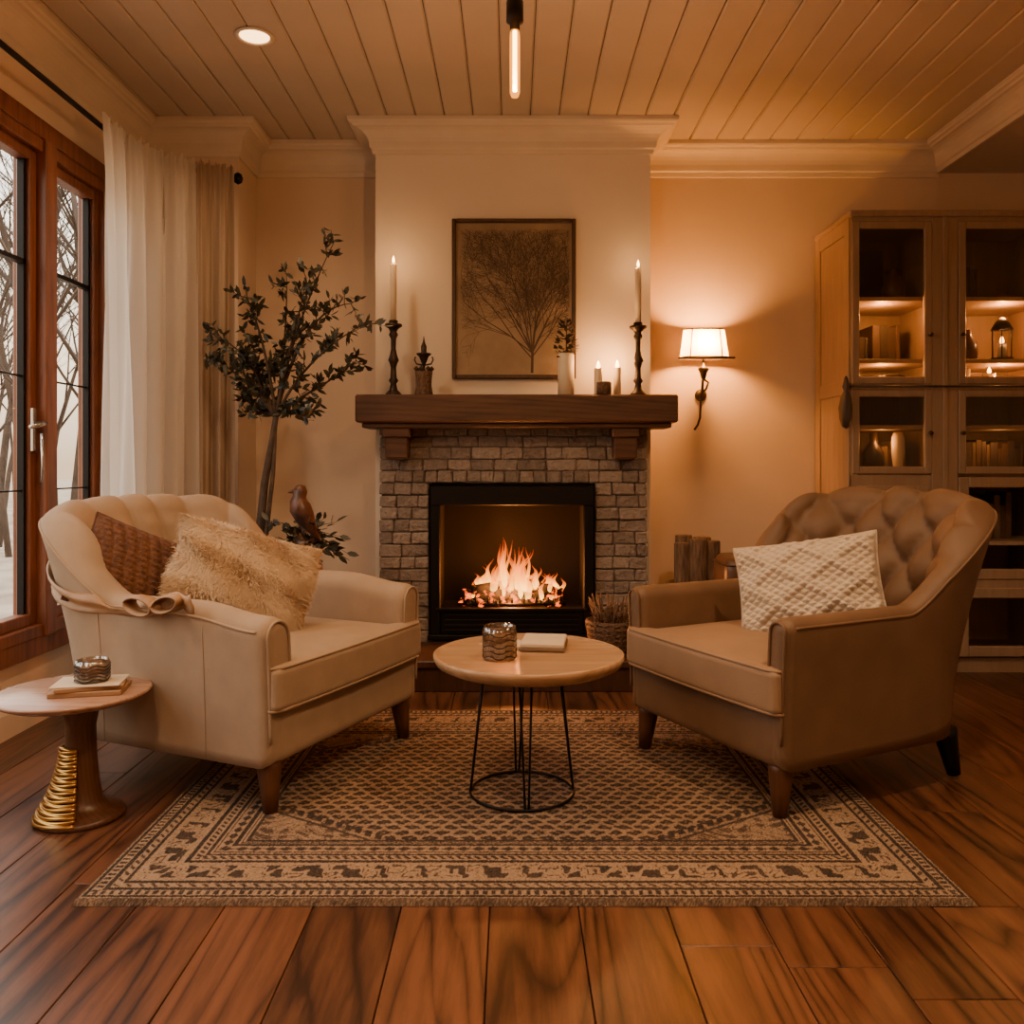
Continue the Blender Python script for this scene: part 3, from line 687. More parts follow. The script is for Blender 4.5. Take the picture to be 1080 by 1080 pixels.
# ---------------------------------------------------------------- armchairs
def ss(a, b, x):
    t = max(0, min(1, (x-a)/(b-a))); return t*t*(3-2*t)
def armchair(loc, th, W, D, t, ha, hb, zb, fab, fabseat, tuft, lean, rise0, legm, setback=0.05, seat=0.435):
    r = root('armchair', (loc[0], loc[1], 0), th)
    a = W/2-t/2; yf = -D/2+setback; yb = D/2-t/2; R = 0.22
    ls = (yb-R)-yf; la = R*pi/2; lb = 2*(a-R); T = 2*ls+2*la+lb
    def path(s):
        if s < ls: return Vector((-a, yf+s, 0)), Vector((-1, 0, 0))
        s -= ls
        if s < la:
            w = s/R; n = Vector((-math.cos(w), math.sin(w), 0)); return Vector((-a+R, yb-R, 0))+n*R, n
        s -= la
        if s < lb: return Vector((-a+R+s, yb, 0)), Vector((0, 1, 0))
        s -= lb
        if s < la:
            w = s/R; n = Vector((math.sin(w), math.cos(w), 0)); return Vector((a-R, yb-R, 0))+n*R, n
        s -= la
        return Vector((a, yb-R-s, 0)), Vector((1, 0, 0))
    half = lb/2+la*0.9
    def prm(s):
        p, n = path(s)
        f = ss(rise0, yb-0.03, p.y)
        h = ha+(hb-ha)*f + 0.02*f*math.cos(p.x/a*pi/2)
        if tuft == 'channel': h -= 0.03*(1-f)*ss(yf+0.25, yf, p.y)
        return p, n, f, h, 0.018+lean*f
    def sec(s, shrink=0.0):
        p, n, f, h, ln = prm(s)
        rt = t/2-shrink; pr = []
        no, nt_, ni = 12, 14, 30
        hz = h-t/2
        for i in range(no): pr.append((rt, zb+shrink+(hz-zb-shrink)*i/no, 0, 0))
        for i in range(nt_+1):
            w = pi*i/nt_; mk = ss(0.05, 0.6, i/nt_); pr.append((rt*math.cos(w), hz+rt*math.sin(w), math.sin(w)*0.9*mk, mk))
        for i in range(1, ni+1): pr.append((-rt, hz-(hz-zb-shrink)*i/ni, 0, 1))
        out = []
        u = (s-T/2)/half
        for (o, z, nz, msk) in pr:
            off = ln*max(0, (z-zb)/(h-zb))**1.6
            pf = 0
            if abs(u) < 1 and msk > 0 and z > seat-0.05:
                ed = min(1, (1-abs(u))/0.12)**0.5*ss(seat-0.05, seat+0.02, z)
                if tuft == 'diamond':
                    U = u*half/0.165; V = (z-seat)/0.22
                    q = (abs(math.cos(pi*(U+V)))*abs(math.cos(pi*(U-V))))**0.4
                    pf = (0.004+0.065*q)
                else:
                    pf = 0.006+0.040*abs(math.cos(pi*u*3.5))**0.45
                pf *= ed*msk
            pos = p+n*(o+off-pf*(1 if nz == 0 else 0.7)); pos.z = z+pf*nz*0.5
            out.append(pos)
        return out
    ns = 260; rows = []
    r_ = 0.035
    for e_ in (0.0, 0.25, 0.5, 0.75):
        w = e_*pi/2; rr2 = sec(0.0, shrink=r_*(1-math.sin(w))); rows.append([q+Vector((0, -r_*math.cos(w)+0.0, 0)) for q in rr2])
    for i in range(ns): rows.append(sec(T*i/(ns-1)))
    for e_ in (0.75, 0.5, 0.25, 0.0):
        w = e_*pi/2; rr2 = sec(T-1e-6, shrink=r_*(1-math.sin(w))); rows.append([q+Vector((0, -r_*math.cos(w), 0)) for q in rr2])
    g = G(); g.grid(np.array([[tuple(q) for q in rw] for rw in rows]), closev=True)
    k = len(rows[0]); g.add(rows[0], [tuple(range(k))]); g.add(rows[-1], [tuple(range(k))[::-1]])
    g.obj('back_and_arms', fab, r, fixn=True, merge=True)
    g = G()
    def edge(s, ang, extra=0.0):
        p, n, f, h, ln = prm(s); q = p+n*(math.cos(ang)*t/2+ln*((h-t/2+math.sin(ang)*t/2-zb)/(h-zb))**1.6+extra*math.cos(ang)); q.z = h-t/2+math.sin(ang)*(t/2+extra); return q
    g.tube([edge(T*i/140, 0.35, 0.0) for i in range(141)], 0.0045, 6)
    for s_ in (0.0, T-1e-6):
        rr2 = sec(s_, shrink=0.012); g.tube([q+Vector((0, -r_*0.93, 0)) for q in rr2[2:-2]], 0.0045, 6)
    if tuft == 'channel':
        for s_ in (ls*0.99, T-ls*0.99, ls*0.32, T-ls*0.32):
            pp = []
            for i in range(14):
                p, n, f, h, ln = prm(s_); z = zb+(h-t/2-zb)*i/13; q = p+n*(t/2+ln*((z-zb)/(h-zb))**1.6); q.z = z; pp.append(q)
            g.tube(pp, 0.0022, 5)
    g.obj('piping', fab, r)
    g = rgrid((W-0.012, D*0.66, 0.165), 0.03, 14); o = g.obj('seat_rail', fab, r, loc=(0, -D/2+0.012+D*0.33, zb+0.0825), merge=True, fixn=True)
    g = rgrid((W-0.3, D*0.4, 0.15), 0.02, 6); g.obj('seat_deck', fab, r, loc=(0, D/2-0.30, zb+0.085), merge=True, fixn=True)
    hw1, hw2 = W/2-0.004, W/2-t-0.002; cy0, cy1 = -D/2-0.008, D/2-t-0.05; cl = cy1-cy0; zc0, zc1 = zb+0.155, seat
    tz = zc1-zc0
    def warp(Q, Pn):
        Q = Q.copy(); yl = Q[..., 1]+cl/2
        f = np.clip((yl-setback*0.55)/(0.05), 0, 1); f = f*f*(3-2*f)
        Q[..., 0] *= (hw1*(1-f)+hw2*f)/hw1
        bul = (1-Pn[..., 0]**2)*(1-np.abs(Pn[..., 1])**3)
        Q[..., 2] += np.where(Q[..., 2] > 0, 0.028, 0)*bul
        Q[..., 1] += -0.012*(Pn[..., 1] < -0.999)*(1-Pn[..., 0]**2)
        return Q
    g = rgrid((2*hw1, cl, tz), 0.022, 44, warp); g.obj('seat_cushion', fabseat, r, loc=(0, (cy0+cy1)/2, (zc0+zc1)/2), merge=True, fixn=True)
    g = G()
    for zz, dz in ((zc1, -0.006), (zc0, 0.006)):
        pl = []
        for i in range(30):
            u = -1+2*i/29; pl.append((u*(hw1-0.008), cy0-0.010*(1-u*u)+0.004+0.012*max(0, abs(u)-0.93)/0.07, zz+dz+(0.001 if dz < 0 else 0)))
        pl = [(-(hw1-0.001), cy0+setback*0.6, zz+dz)]+pl+[((hw1-0.001), cy0+setback*0.6, zz+dz)]
        g.tube(pl, 0.0050, 6)
    g.obj('cushion_piping', fabseat, r)
    if tuft == 'diamond':
        g = G()
        for aa in range(-8, 9):
            for bb_ in range(-8, 9):
                U, V = (aa+bb_+1)/2, (aa-bb_)/2
                uu = U*0.165/half; z = seat+V*0.22
                if abs(uu) > 0.93 or V < 0.1: continue
                s_ = T/2+uu*half; p, n, f, h, ln = prm(s_)
                if z > h-t*0.55: continue
                off = ln*((z-zb)/(h-zb))**1.6; q = p+n*(-t/2+off-0.003)
                g.lathe([(0.012, 0), (0.011, 0.005), (0.001, 0.009)], (q.x, q.y, z), 12, axis=-n)
        if g.v: g.obj('buttons', fab, r)
    g1 = G()
    lx_, lyf, lyb = W/2-0.055, -D/2+0.06, D/2-0.13
    for sxx, yy, kk in ((-1, lyf, 0), (1, lyf, 0), (-1, lyb, 1), (1, lyb, 1)):
        m_ = 0 if kk == 0 else 1
        top = Vector((sxx*lx_, yy, zb+0.01)); bot = Vector((sxx*(lx_+0.008), yy+(-0.012 if kk == 0 else 0.035), 0.015))
        g1.tube([top, top.lerp(bot, 0.15), top.lerp(bot, 0.5), bot], [0.037, 0.035, 0.029, 0.021], 16, mi=m_)
    g1.obj('legs', [legm, 'black'] if tuft == 'diamond' else [legm, legm], r)
    return r, prm, T, t, zb, edge
fL = Vector((0.915, -0.403, 0)); cL = Vector((-0.55, 2.76, 0))-fL*(0.93/2-0.06)
ACH = armchair((cL.x, cL.y), math.radians(66.2), 0.82, 0.93, 0.115, 0.60, 0.855, 0.15, 'fabL', 'fabL', 'channel', 0.12, 0.12, 'legwood')
fR = Vector((-0.894, -0.448, 0)); cR = Vector((0.607, 2.69, 0))-fR*(0.87/2-0.06)
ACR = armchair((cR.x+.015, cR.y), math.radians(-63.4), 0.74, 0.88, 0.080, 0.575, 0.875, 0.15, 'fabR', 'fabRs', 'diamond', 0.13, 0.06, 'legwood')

# tan throw wrapped on near arm of left chair
r0, prm, T, tt, zb_, edge = ACH
g = G(); rows = []
for i in range(50):
    f_ = i/49; s_ = 1.00-0.66*f_; p, n, f, h, ln = prm(s_)
    zc = (0.70-0.12*ss(0, .6, f_)+0.02*ss(.6, 1, f_)); row_ = []
    wv = 0.036+0.010*math.sin(f_*9)
    for j in range(9):
        v = -1+j/4; z = min(zc+v*wv, h-0.03); off = ln*((z-zb_)/(h-zb_))**1.6
        q = p+n*(tt/2+off+0.010+0.008*math.sin(v*4+f_*12)); q.z = z; row_.append(tuple(q))
    rows.append(row_)
g.grid(np.array(rows))
o = g.obj('ribbon', 'throw', None); md = o.modifiers.new('s', 'SOLIDIFY'); md.thickness = 0.006
rt = root('tan_throw_scarf', r0.location, r0.rotation_euler.z); o.parent = rt
g = G(); p, n, f, h, ln = prm(0.34)
c = p+n*(tt/2+0.03); c.z = 0.585
def loop(c, rx, rz, ang, wid):
    rows = []
    for i in range(25):
        w = 2*pi*i/24
        ctr = c+Vector((0, rx*math.cos(w)*math.cos(ang)-rz*math.sin(w)*math.sin(ang), rx*math.cos(w)*math.sin(ang)+rz*math.sin(w)*math.cos(ang)))
        rows.append([tuple(ctr+Vector((wid*(j/3-.5)-0.01, 0.0, 0.006*math.sin(j)))) for j in range(4)])
    g.grid(np.array(rows))
loop(c+Vector((0, .055, .0)), .055, .026, .15, .05); loop(c+Vector((0, -.05, .012)), .05, .024, -.25, .05)
g.lathe([(.001, -.028), (.02, -.02), (.024, 0), (.02, .02), (.001, .028)], c, 16, axis=(1, 0, .3))
rows = []
for i in range(14):
    f_ = i/13; ctr = c+Vector((-.012+.012*math.sin(f_*4), -.02-.13*f_, -.01+.02*math.sin(f_*5)+0.05*f_))
    rows.append([tuple(ctr+Vector((0.004*math.sin(j*2), 0.004*j, (j/3-.5)*(.03+.025*f_)))) for j in range(4)])
g.grid(np.array(rows))
o = g.obj('knot', 'throw', rt); md = o.modifiers.new('s', 'SOLIDIFY'); md.thickness = 0.004

# ---------------------------------------------------------------- pillows
def pillow_pt(u, v, w, h, th, side, pat=None):
    pin = 1-0.055*(1-v*v)*abs(u)**2; pin2 = 1-0.055*(1-u*u)*abs(v)**2
    x = u*w/2*pin; z = v*h/2*pin2
    th_ = th/2*((1-abs(u)**2.4)*(1-abs(v)**2.4))**0.55
    d = pat(u, v)*min(1, th_/(th*0.15)) if pat else 0
    return (x, side*(th_+d), z)
def pillow(name, loc, rot, w, h, th, m, n=60, pat=None, fur=0, furL=0.03):
    g = G(); t_ = np.linspace(-1, 1, n)
    for side in (-1, 1):
        g.grid([[pillow_pt(u, v, w, h, th, side, pat) for v in (t_ if side > 0 else t_[::-1])] for u in t_])
    r = root(name, loc); r.rotation_euler = rot
    g.obj('cushion', m, r, merge=True, fixn=True)
    if fur:
        g = G()
        for _ in range(fur):
            u, v = random.uniform(-1, 1), random.uniform(-1, 1); side = -1 if random.random() < 0.8 else 1
            p = Vector(pillow_pt(u, v, w, h, th, side)); n_ = Vector((u*0.6*abs(u), side*(1.05-max(abs(u), abs(v))**3*0.8), v*0.6*abs(v))).normalized()
            d = (n_*0.45+Vector((random.gauss(0, .3)+0.6*math.sin(u*7+v*5), 0, random.gauss(-.25, .3)+0.5*math.cos(v*8+u*3)))).normalized(); L = furL*random.uniform(.6, 1.2)
            sd = d.cross(n_ if abs(d.dot(n_)) < .95 else Vector((1, 0, 0))).normalized()*0.0013; c2 = p+d*L*.55; c3 = p+d*L+Vector((0, 0, -L*.25))
            g.add([p-sd, p+sd, c2+sd*.8, c2-sd*.8, c3], [(0, 1, 2, 3), (3, 2, 4)])
        g.obj('fur', m, r)
    else:
        g = G(); e = []
        for i in range(40): e.append(pillow_pt(-1+i/20, -1, w, h, th, 1))
        for i in range(40): e.append(pillow_pt(1, -1+i/20, w, h, th, 1))
        for i in range(40): e.append(pillow_pt(1-i/20, 1, w, h, th, 1))
        for i in range(40): e.append(pillow_pt(-1, 1-i/20, w, h, th, 1))
        g.tube(e, 0.004, 6, closed=True); g.obj('welt', m, r)
    return r
def rib(u, v): return 0.008*abs(math.sin(u*16+v*3))**.7*(0.5+0.5*abs(math.sin(v*26+u*4)))
def dia(u, v):
    a = (u+v)*4.0; b = (u-v)*4.0
    return 0.015*max(abs(math.cos(a))**5, abs(math.cos(b))**5)+0.008*abs(math.sin(a*5))*abs(math.sin(b*5))
pillow('rust_pillow', (-1.215, 2.80, 0.635), (math.radians(-20), math.radians(24), math.radians(34)), 0.40, 0.30, 0.13, 'rust', 110, rib)
pillow('fluffy_pillow', (-0.885, 2.80, 0.62), (math.radians(-22), math.radians(16), math.radians(20)), 0.47, 0.34, 0.16, 'cream', 50, None, 34000, 0.024)
pillow('knit_pillow', (0.965, 2.78, 0.602), (math.radians(-22), math.radians(-10), math.radians(-26)), 0.46, 0.32, 0.15, 'knit', 170, dia)

# ---------------------------------------------------------------- coffee table
TX, TY, TZ = 0.05, 2.57, 0.43
r = root('coffee_table', (TX, TY, 0)); g = G()
g.lathe([(0.001, TZ-0.034), (0.255, TZ-0.034), (0.276, TZ-0.024), (0.286, TZ-0.008), (0.286, TZ+.004), (0.280, TZ+0.007), (0.275, TZ+.002), (0.268, TZ), (0.001, TZ)], seg=72); g.obj('top', 'tablewood', r)
g = G(); bx = -0.02
rb = 0.155; zr = 0.014+0.006
def ring(rad, z, rr=0.005, n=48): g.tube([(bx+rad*math.cos(a), rad*math.sin(a), z) for a in np.linspace(0, 2*pi, n, endpoint=False)], rr, 6, closed=True)
ring(rb, zr); ring(0.115, TZ-0.04)
for k in range(4):
    a = 2*pi*k/4+0.08
    for da in (-0.16, 0.16): g.tube([(bx+rb*math.cos(a+da*.2), rb*math.sin(a+da*.2), zr), (bx+0.115*math.cos(a+da), 0.115*math.sin(a+da), TZ-0.038)], 0.0035, 6)
for k in range(4): a = 2*pi*k/4+0.08; g.tube([(bx+0.115*math.cos(a), 0.115*math.sin(a), TZ-0.038), (0.23*math.cos(a), 0.23*math.sin(a), TZ-0.037)], 0.004, 6)
g.obj('wire_base', 'black', r)
def jar(name, loc, rad, h):
    r = root(name, loc); g = G()
    g.lathe([(rad*.9, 0), (rad, 0.008), (rad, h*.8), (rad*.92, h), (rad*.84, h), (rad*.9, h*.8), (rad*.9, 0.012), (0.001, 0.012)], seg=48, ripple=lambda a, i: 0.05*math.cos(14*a)); g.obj('glass', 'jar', r)
    g = G(); g.lathe([(rad*.82, 0.012), (rad*.82, h*.7), (0.001, h*.7)], seg=24); g.tube([(0, 0, h*.7), (0, 0, h*.82)], 0.0015, 5); g.obj('candle', 'throw', r)
    g = G()
    for k in range(5):
        z = h*(0.12+0.16*k); g.tube([(rad*1.03*math.cos(a), rad*1.03*math.sin(a), z+0.004*math.sin(5*a)) for a in np.linspace(0, 2*pi, 40, endpoint=False)], 0.0018, 5, closed=True)
    g.obj('wire_wrap', 'bronze', r); return r
jar('ribbed_candle_jar', ((527-540)/900*2.5, 2.50, TZ), 0.048, 0.10)
r = root('open_book', (0.10, 2.67, TZ+.002)); r.rotation_euler = (0, 0, -0.12); g = G(); g.box((-0.07, -0.085, 0), (0.07, 0.085, 0.010), bev=0.002); g.obj('cover', 'book', r)
g = G(); g.box((-0.067, -0.082, 0.010), (0.067, 0.082, 0.024), bev=0.003); g.obj('pages', 'paper', r)
r = root('paper_sheet', (-0.02, 2.70, TZ)); r.rotation_euler = (0, 0, 0.5); g = G(); g.box((-0.07, -0.05, 0), (0.07, 0.05, 0.002)); g.obj('sheet', 'paper', r)

# ---------------------------------------------------------------- side table
r = root('side_table', (-1.245, 2.425, 0)); g = G(); z = 0.36
g.lathe([(0.001, z-0.024), (0.178, z-0.024), (0.196, z-0.016), (0.206, z-0.008), (0.206, z-0.003), (0.202, z), (0.001, z)], seg=64); g.obj('top', wood('side_table_top', (0.26, 0.13, 0.075), (0.42, 0.25, 0.165), rough=0.25, along='X'), r)
g = G(); g.lathe([(0.116, 0), (0.118, 0.010), (0.110, 0.018), (0.075, 0.03), (0.058, 0.05), (0.048, 0.10), (0.042, 0.18), (0.040, 0.26), (0.05, 0.31), (0.07, 0.337), (0.001, 0.337)], loc=(.02, 0, 0), seg=40); g.obj('pedestal', 'legwood', r)
g = G()
for k in range(30):
    f_ = k/29; z = 0.012+0.19*f_; rad = 0.066*(1-f_)**1.8+0.038; a0, a1_ = pi*0.80, pi*1.62
    g.tube([((rad+0.010)*math.cos(a)+0.014, (rad+0.010)*math.sin(a), z+.003*math.sin(k*2+a*3)) for a in np.linspace(a0, a1_, 20)], 0.0052, 6)
g.obj('brass_wrap', 'brass', r)
r = root('stacked_books', (-1.19, 2.41, 0.36)); r.rotation_euler = (0, 0, 0.2); g = G(); g.box((-0.095, -0.065, 0), (0.095, 0.065, 0.014), bev=0.002); g.box((-0.085, -0.06, 0.014), (0.09, 0.06, 0.026), bev=0.002, rot=(0, 0, .15)); g.obj('books', 'throw', r)
g = G(); g.box((-0.09, -0.063, 0.026), (0.09, 0.06, 0.030), bev=0.001); g.obj('cover', 'paper', r)
jar('glass_trinket_jar', (-1.185, 2.41, 0.39), 0.045, 0.06)

# ---------------------------------------------------------------- olive tree
def leaf(g, p, d, L, w):
    d = d.normalized(); sd = d.cross(Vector((random.uniform(-1, 1), random.uniform(-1, 1), random.uniform(-1, 1)))).normalized()*w; nn = d.cross(sd).normalized()*w*0.25
    g.add([p, p+d*L*.3+sd*.8+nn, p+d*L*.65+sd*.8+nn, p+d*L, p+d*L*.65-sd*.8+nn, p+d*L*.3-sd*.8+nn, p+d*L*.5], [(0, 1, 6, 5), (1, 2, 6), (2, 3, 4, 6), (4, 5, 6)], smooth=True)
TD = 3.86
def W3(px, y, d=TD): return Vector(((px-540)/900*d, d, 1+(490-y)/900*d))
r = root('potted_olive_tree'); gb = G(); gl = G()
gb.tube([Vector((-1.14, TD, 0.34)), W3(274, 560), W3(279, 510), W3(287, 465), W3(291, 440)], [0.024, 0.021, 0.018, 0.015, 0.013], 10)
gb.tube([Vector((-1.15, TD+.03, 0.34)), W3(280, 570), W3(288, 500), W3(291, 440)], [0.014, 0.011, 0.010, 0.008], 8)
J = W3(291, 440)
ends = [((300, 380), (325, 310), (352, 256), 0.0), ((295, 400), (300, 340), (296, 285), .1), ((310, 400), (345, 365), (392, 345), -.12), ((275, 400), (255, 365), (218, 350), .1),
        ((280, 420), (255, 395), (240, 385), -.1), ((315, 415), (345, 405), (372, 378), .08), ((285, 380), (272, 330), (266, 318), -.08), ((310, 350), (340, 320), (368, 318), .05), ((300, 425), (318, 440), (338, 436), -.1), ((280, 430), (262, 440), (254, 415), 0.08), ((305, 370), (318, 345), (330, 300), -.12), ((280, 420), (268, 400), (262, 360), 0)]
for a_, b_, c_, dd in ends:
    A, B, Cc = W3(*a_), W3(*b_), W3(*c_); B.y += dd*.6; Cc.y += dd; A.y += dd*.2
    pts = []
    for i in range(13):
        t_ = i/12; q = J*(1-t_)**3+A*3*t_*(1-t_)**2+B*3*t_*t_*(1-t_)+Cc*t_**3; pts.append(q)
    gb.tube(pts, [0.009*(1-0.8*i/12) for i in range(13)], 6)
    for i in range(3, 13):
        for _ in range(random.choice((1, 2, 2))):
            d0 = (pts[min(i+1, 12)]-pts[i-1]).normalized(); dv = (d0*0.7+Vector((random.gauss(0, .7), random.gauss(0, .6), random.gauss(0.1, .6)))).normalized(); L = random.uniform(0.03, 0.08)
            tw = [pts[i], pts[i]+dv*L*.5, pts[i]+dv*L+Vector((0, 0, .008))]; gb.tube(tw, [0.0022, .0018, .001], 4)
            for k in range(7):
                p = pts[i]+dv*L*(0.2+0.8*k/6); leaf(gl, p, dv*0.5+Vector((random.gauss(0, .6), random.gauss(0, .6), random.gauss(0.1, .6))), random.uniform(0.032, 0.056), 0.0105)
gb.obj('trunk', 'bark', r); gl.obj('leaves', 'leaf', r)
g = G(); g.lathe([(0.10, 0), (0.115, 0.02), (0.135, 0.30), (0.145, 0.34), (0.145, 0.36), (0.13, 0.36), (0.125, 0.33), (0.001, 0.33)], (-1.14, TD, 0), 40); g.obj('pot', 'pot', r)
recenter(r, (-1.14, TD, 0))
VX, VY = (322-540)/900*3.78, 3.78
r = root('leafy_vase', (VX, VY, 0.40)); g = G()
g.lathe([(0.04, 0), (0.06, 0.02), (0.078, 0.08), (0.075, 0.15), (0.055, 0.21), (0.05, 0.25), (0.055, 0.275), (0.05, 0.272), (0.04, 0.25), (0.001, 0.24)], seg=36); g.obj('vase', 'terr', r)
g = G(); gs = G()
for k in range(30):
    a = random.uniform(0, 2*pi); el = random.uniform(-.5, .6); L = random.uniform(.09, .19); d = Vector((math.cos(a), math.sin(a)*.5, el)).normalized(); p0 = Vector((0, 0, 0.26)); pm = p0+d*L*.5+Vector((0, 0, .03)); p1 = p0+d*L
    gs.tube([p0, pm, p1], [.002, .002, .001], 5)
    for j in range(6): leaf(g, p0.lerp(pm, .5).lerp(p1, j/5), d+Vector((random.gauss(0, .5), random.gauss(0, .4), random.gauss(0, .5))), random.uniform(.035, .06), .014)
g.obj('leaves', 'leaf', r); gs.obj('stems', 'bark', r)
r = root('plant_stand', (VX, VY, 0)); g = G(); g.lathe([(0.001, .375), (.095, .375), (.10, .385), (.10, .40), (.001, .40)], seg=40)
for k in range(3): a = 2*pi*k/3; g.tube([(.07*math.cos(a), .07*math.sin(a), .377), (.09*math.cos(a), .09*math.sin(a), 0.01)], [.013, .009], 8)
g.obj('stand', 'darkwood', r)
r = root('bird_figurine', (VX, VY-.03, 0.675)); g = G()
pts = [(-0.085, 0, -0.02), (-0.065, 0, 0.005), (-0.040, 0, 0.045), (-0.015, 0, 0.085), (0.005, 0, 0.125), (0.012, 0, 0.155), (0.008, 0, 0.175), (0.005, 0, 0.20), (0.004, 0, 0.222), (0.004, 0, 0.228)]
pts = [(-p[0]-.01, p[1], p[2]+.01) for p in pts]
g.tube(pts, [0.006, 0.013, 0.028, 0.043, 0.048, 0.038, 0.029, 0.032, 0.021, 0.004], 20)
hx, hz = pts[7][0], pts[7][2]
g.lathe([(0.010, 0), (0.007, 0.014), (0.001, 0.030)], (hx-.026, 0, hz-.002), 12, axis=(-1, 0, -.25))
for sgn in (-1, 1):
    rows = []
    for i in range(9):
        f_ = i/8; cx_ = -0.015+0.085*f_; cz = 0.135-0.125*f_; wd = .030*math.sin(pi*min(1, .15+f_*.85))+.002
        rows.append([(cx_+wd*(j/4-.5)*.8, sgn*(0.046*(1-f_*.75)+.004*math.cos((j/4-.5)*pi)), cz+wd*(j/4-.5)) for j in range(5)])
    g.grid(np.array(rows))
    g.tube([(0.0, sgn*.018, .055), (-.005, sgn*.018, .02), (-.012, sgn*.018, .008)], .004, 6)
    for toe in (-.018, 0, .018): g.tube([(-.012, sgn*.018, .010), (-.03, sgn*.018+toe*.6, .008)], .003, 5)
g.obj('bird_body', 'bird', r)
g = G()
for sgn in (-1, 1): g.lathe([(.0005, -.004), (.004, 0), (.0005, .004)], (hx-.012, sgn*.027, hz+.006), 8)
g.obj('eyes', 'black', r)

# ---------------------------------------------------------------- hearth basket, logs, pouf
r = root('pinecone_basket', (0.455, 3.95, 0.14)); g = G()
g.lathe([(0.085, 0), (0.095, .01), (0.108, .10), (0.114, .14), (0.108, .145), (0.10, .10), (0.001, 0.06)], seg=48, ripple=lambda a, i: .03*math.cos(16*a))
for k in range(6): g.tube([((.09+.004*k)*math.cos(a), (.09+.004*k)*math.sin(a), .012+.024*k+.004*math.sin(12*a+k*pi)) for a in np.linspace(0, 2*pi, 60, endpoint=False)], .006, 5, closed=True)
g.obj('basket', 'wicker', r); g = G()
for k in range(9):
    c = Vector((random.uniform(-.07, .07), random.uniform(-.07, .07), .12+random.uniform(0, .05)))
    for j in range(40):
        f_ = j/39; a = j*2.4; rad = .024*math.sin(pi*(.15+.8*f_)); p = c+Vector((rad*math.cos(a), rad*math.sin(a), f_*.06-.02)); leaf(g, p, Vector((math.cos(a), math.sin(a), .5)), .014, .006)
for k in range(60):
    a = random.uniform(0, 2*pi); p = Vector((.05*math.cos(a), .05*math.sin(a), .10)); g.tube([p, p+Vector((math.cos(a)*.05, math.sin(a)*.05, random.uniform(.06, .16)))], .0028, 4)
g.obj('pinecones_and_twigs', 'wicker', r)
r = root('log_basket', (0.905, 4.2, 0)); g = G()
g.lathe([(.125, 0), (.13, .01), (.14, .40), (.145, .42), (.135, .42), (.125, .02), (.001, .02)], seg=40)
for k in range(14): g.tube([((.132+.0008*k)*math.cos(a), (.132+.0008*k)*math.sin(a), .02+.029*k+.004*math.sin(14*a+k*pi)) for a in np.linspace(0, 2*pi, 70, endpoint=False)], .008, 5, closed=True)
g.obj('basket', 'wicker', r); g = G()
for (x, y, rad, h) in ((-.075, -.05, .04, .62), (-.005, -.07, .042, .64), (.07, -.045, .038, .63), (-.05, .05, .042, .65), (.04, .05, .045, .64), (.0, 0, .03, .60)):
    g.lathe([(rad, .03), (rad*1.02, .3), (rad, h-.004), (rad*.9, h), (.001, h)], (x, y, 0), 14, ripple=lambda a, i: random.uniform(-.05, .05))
g.obj('split_logs', 'log', r)
r = root('leather_pouf', (1.06, 3.80, 0)); 
g = rgrid((0.28, 0.28, 0.54), 0.05, 16); g.obj('body', 'leather', r, loc=(0, 0, 0.33), merge=True, fixn=True)
g = G()
for z in (0.10, 0.565): g.tube([(.142*math.copysign(abs(math.cos(a))**.35, math.cos(a)), .142*math.copysign(abs(math.sin(a))**.35, math.sin(a)), z) for a in np.linspace(0, 2*pi, 60, endpoint=False)], .005, 5, closed=True)
for sx_ in (-1, 1):
    for sy_ in (-1, 1): g.tube([(sx_*.1, sy_*.1, .08), (sx_*.105, sy_*.105, .004)], [.018, .012], 8)
g.obj('trim', 'darkwood', r)

# ---------------------------------------------------------------- display cabinet
r = root('display_cabinet'); g = G()
x0, x1, y0, y1, zt = 1.625, 2.66, 4.08, 4.555, 2.215
g.box((x0, y0+.02, 0.06), (x0+.022, y1, zt-.02), bev=.002); g.box((x1-.022, y0+.02, 0.06), (x1, y1, zt-.02), bev=.002)
g.box((x0-.012, y0-.012, zt-.03), (x1+.012, y1, zt), bev=.005); g.box((x0+.02, y1-.015, 0.06), (x1-.02, y1, zt-.02)); g.box((x0+.01, y0+.03, 0), (x1-.01, y1, .07))
g.box((x0-.008, y0+.02, .06), (x0, y0+.075, zt-.03), bev=.002); g.box((x0-.008, y1-.07, .06), (x0, y1, zt-.03), bev=.002)
for z in (.06, 1.34, zt-.10): g.box((x0-.0075, y0+.075, z), (x0, y1-.07, z+.07), bev=.002)
def sash(a, b, c, d, w=.036):
    g.box((a, y0, c), (a+w, y0+.024, d), bev=.004); g.box((b-w, y0, c), (b, y0+.024, d), bev=.004); g.box((a+w, y0, c), (b-w, y0+.024, c+w), bev=.004); g.box((a+w, y0, d-w), (b-w, y0+.024, d), bev=.004)
g.box((x0, y0+.0045, .06), (x0+.03, y0+.03, zt-.031)); g.box((2.01, y0+.003, .06), (2.135, y0+.03, zt-.031), bev=.003); g.box((2.06, y0-.004, .06), (2.085, y0+.01, zt-.03), bev=.003)
g.box((x0+.001, y0+.006, zt-.07), (x1-.001, y0+.029, zt-.029))
for (a, b) in ((x0+.0, 2.01), (2.135, x1)):
    sash(a+.002, b, 1.385, 2.165); sash(a+.002, b, .955, 1.36)
    sash(a+.002, b, .45, .94, .05) if a > 2 else None
    g.box((a, y0+.007, 1.355), (b, y0+.03, 1.39))
    if a < 2: g.box((a, y0+.008, .06), (b, y0+.028, .95), bev=.003); sash(a+.02, b-.02, .10, .90, .05)
    else: g.box((a, y0+.008, .40), (b, y0+.03, .45), bev=.003); sash(a+.002, b, .08, .41, .05)
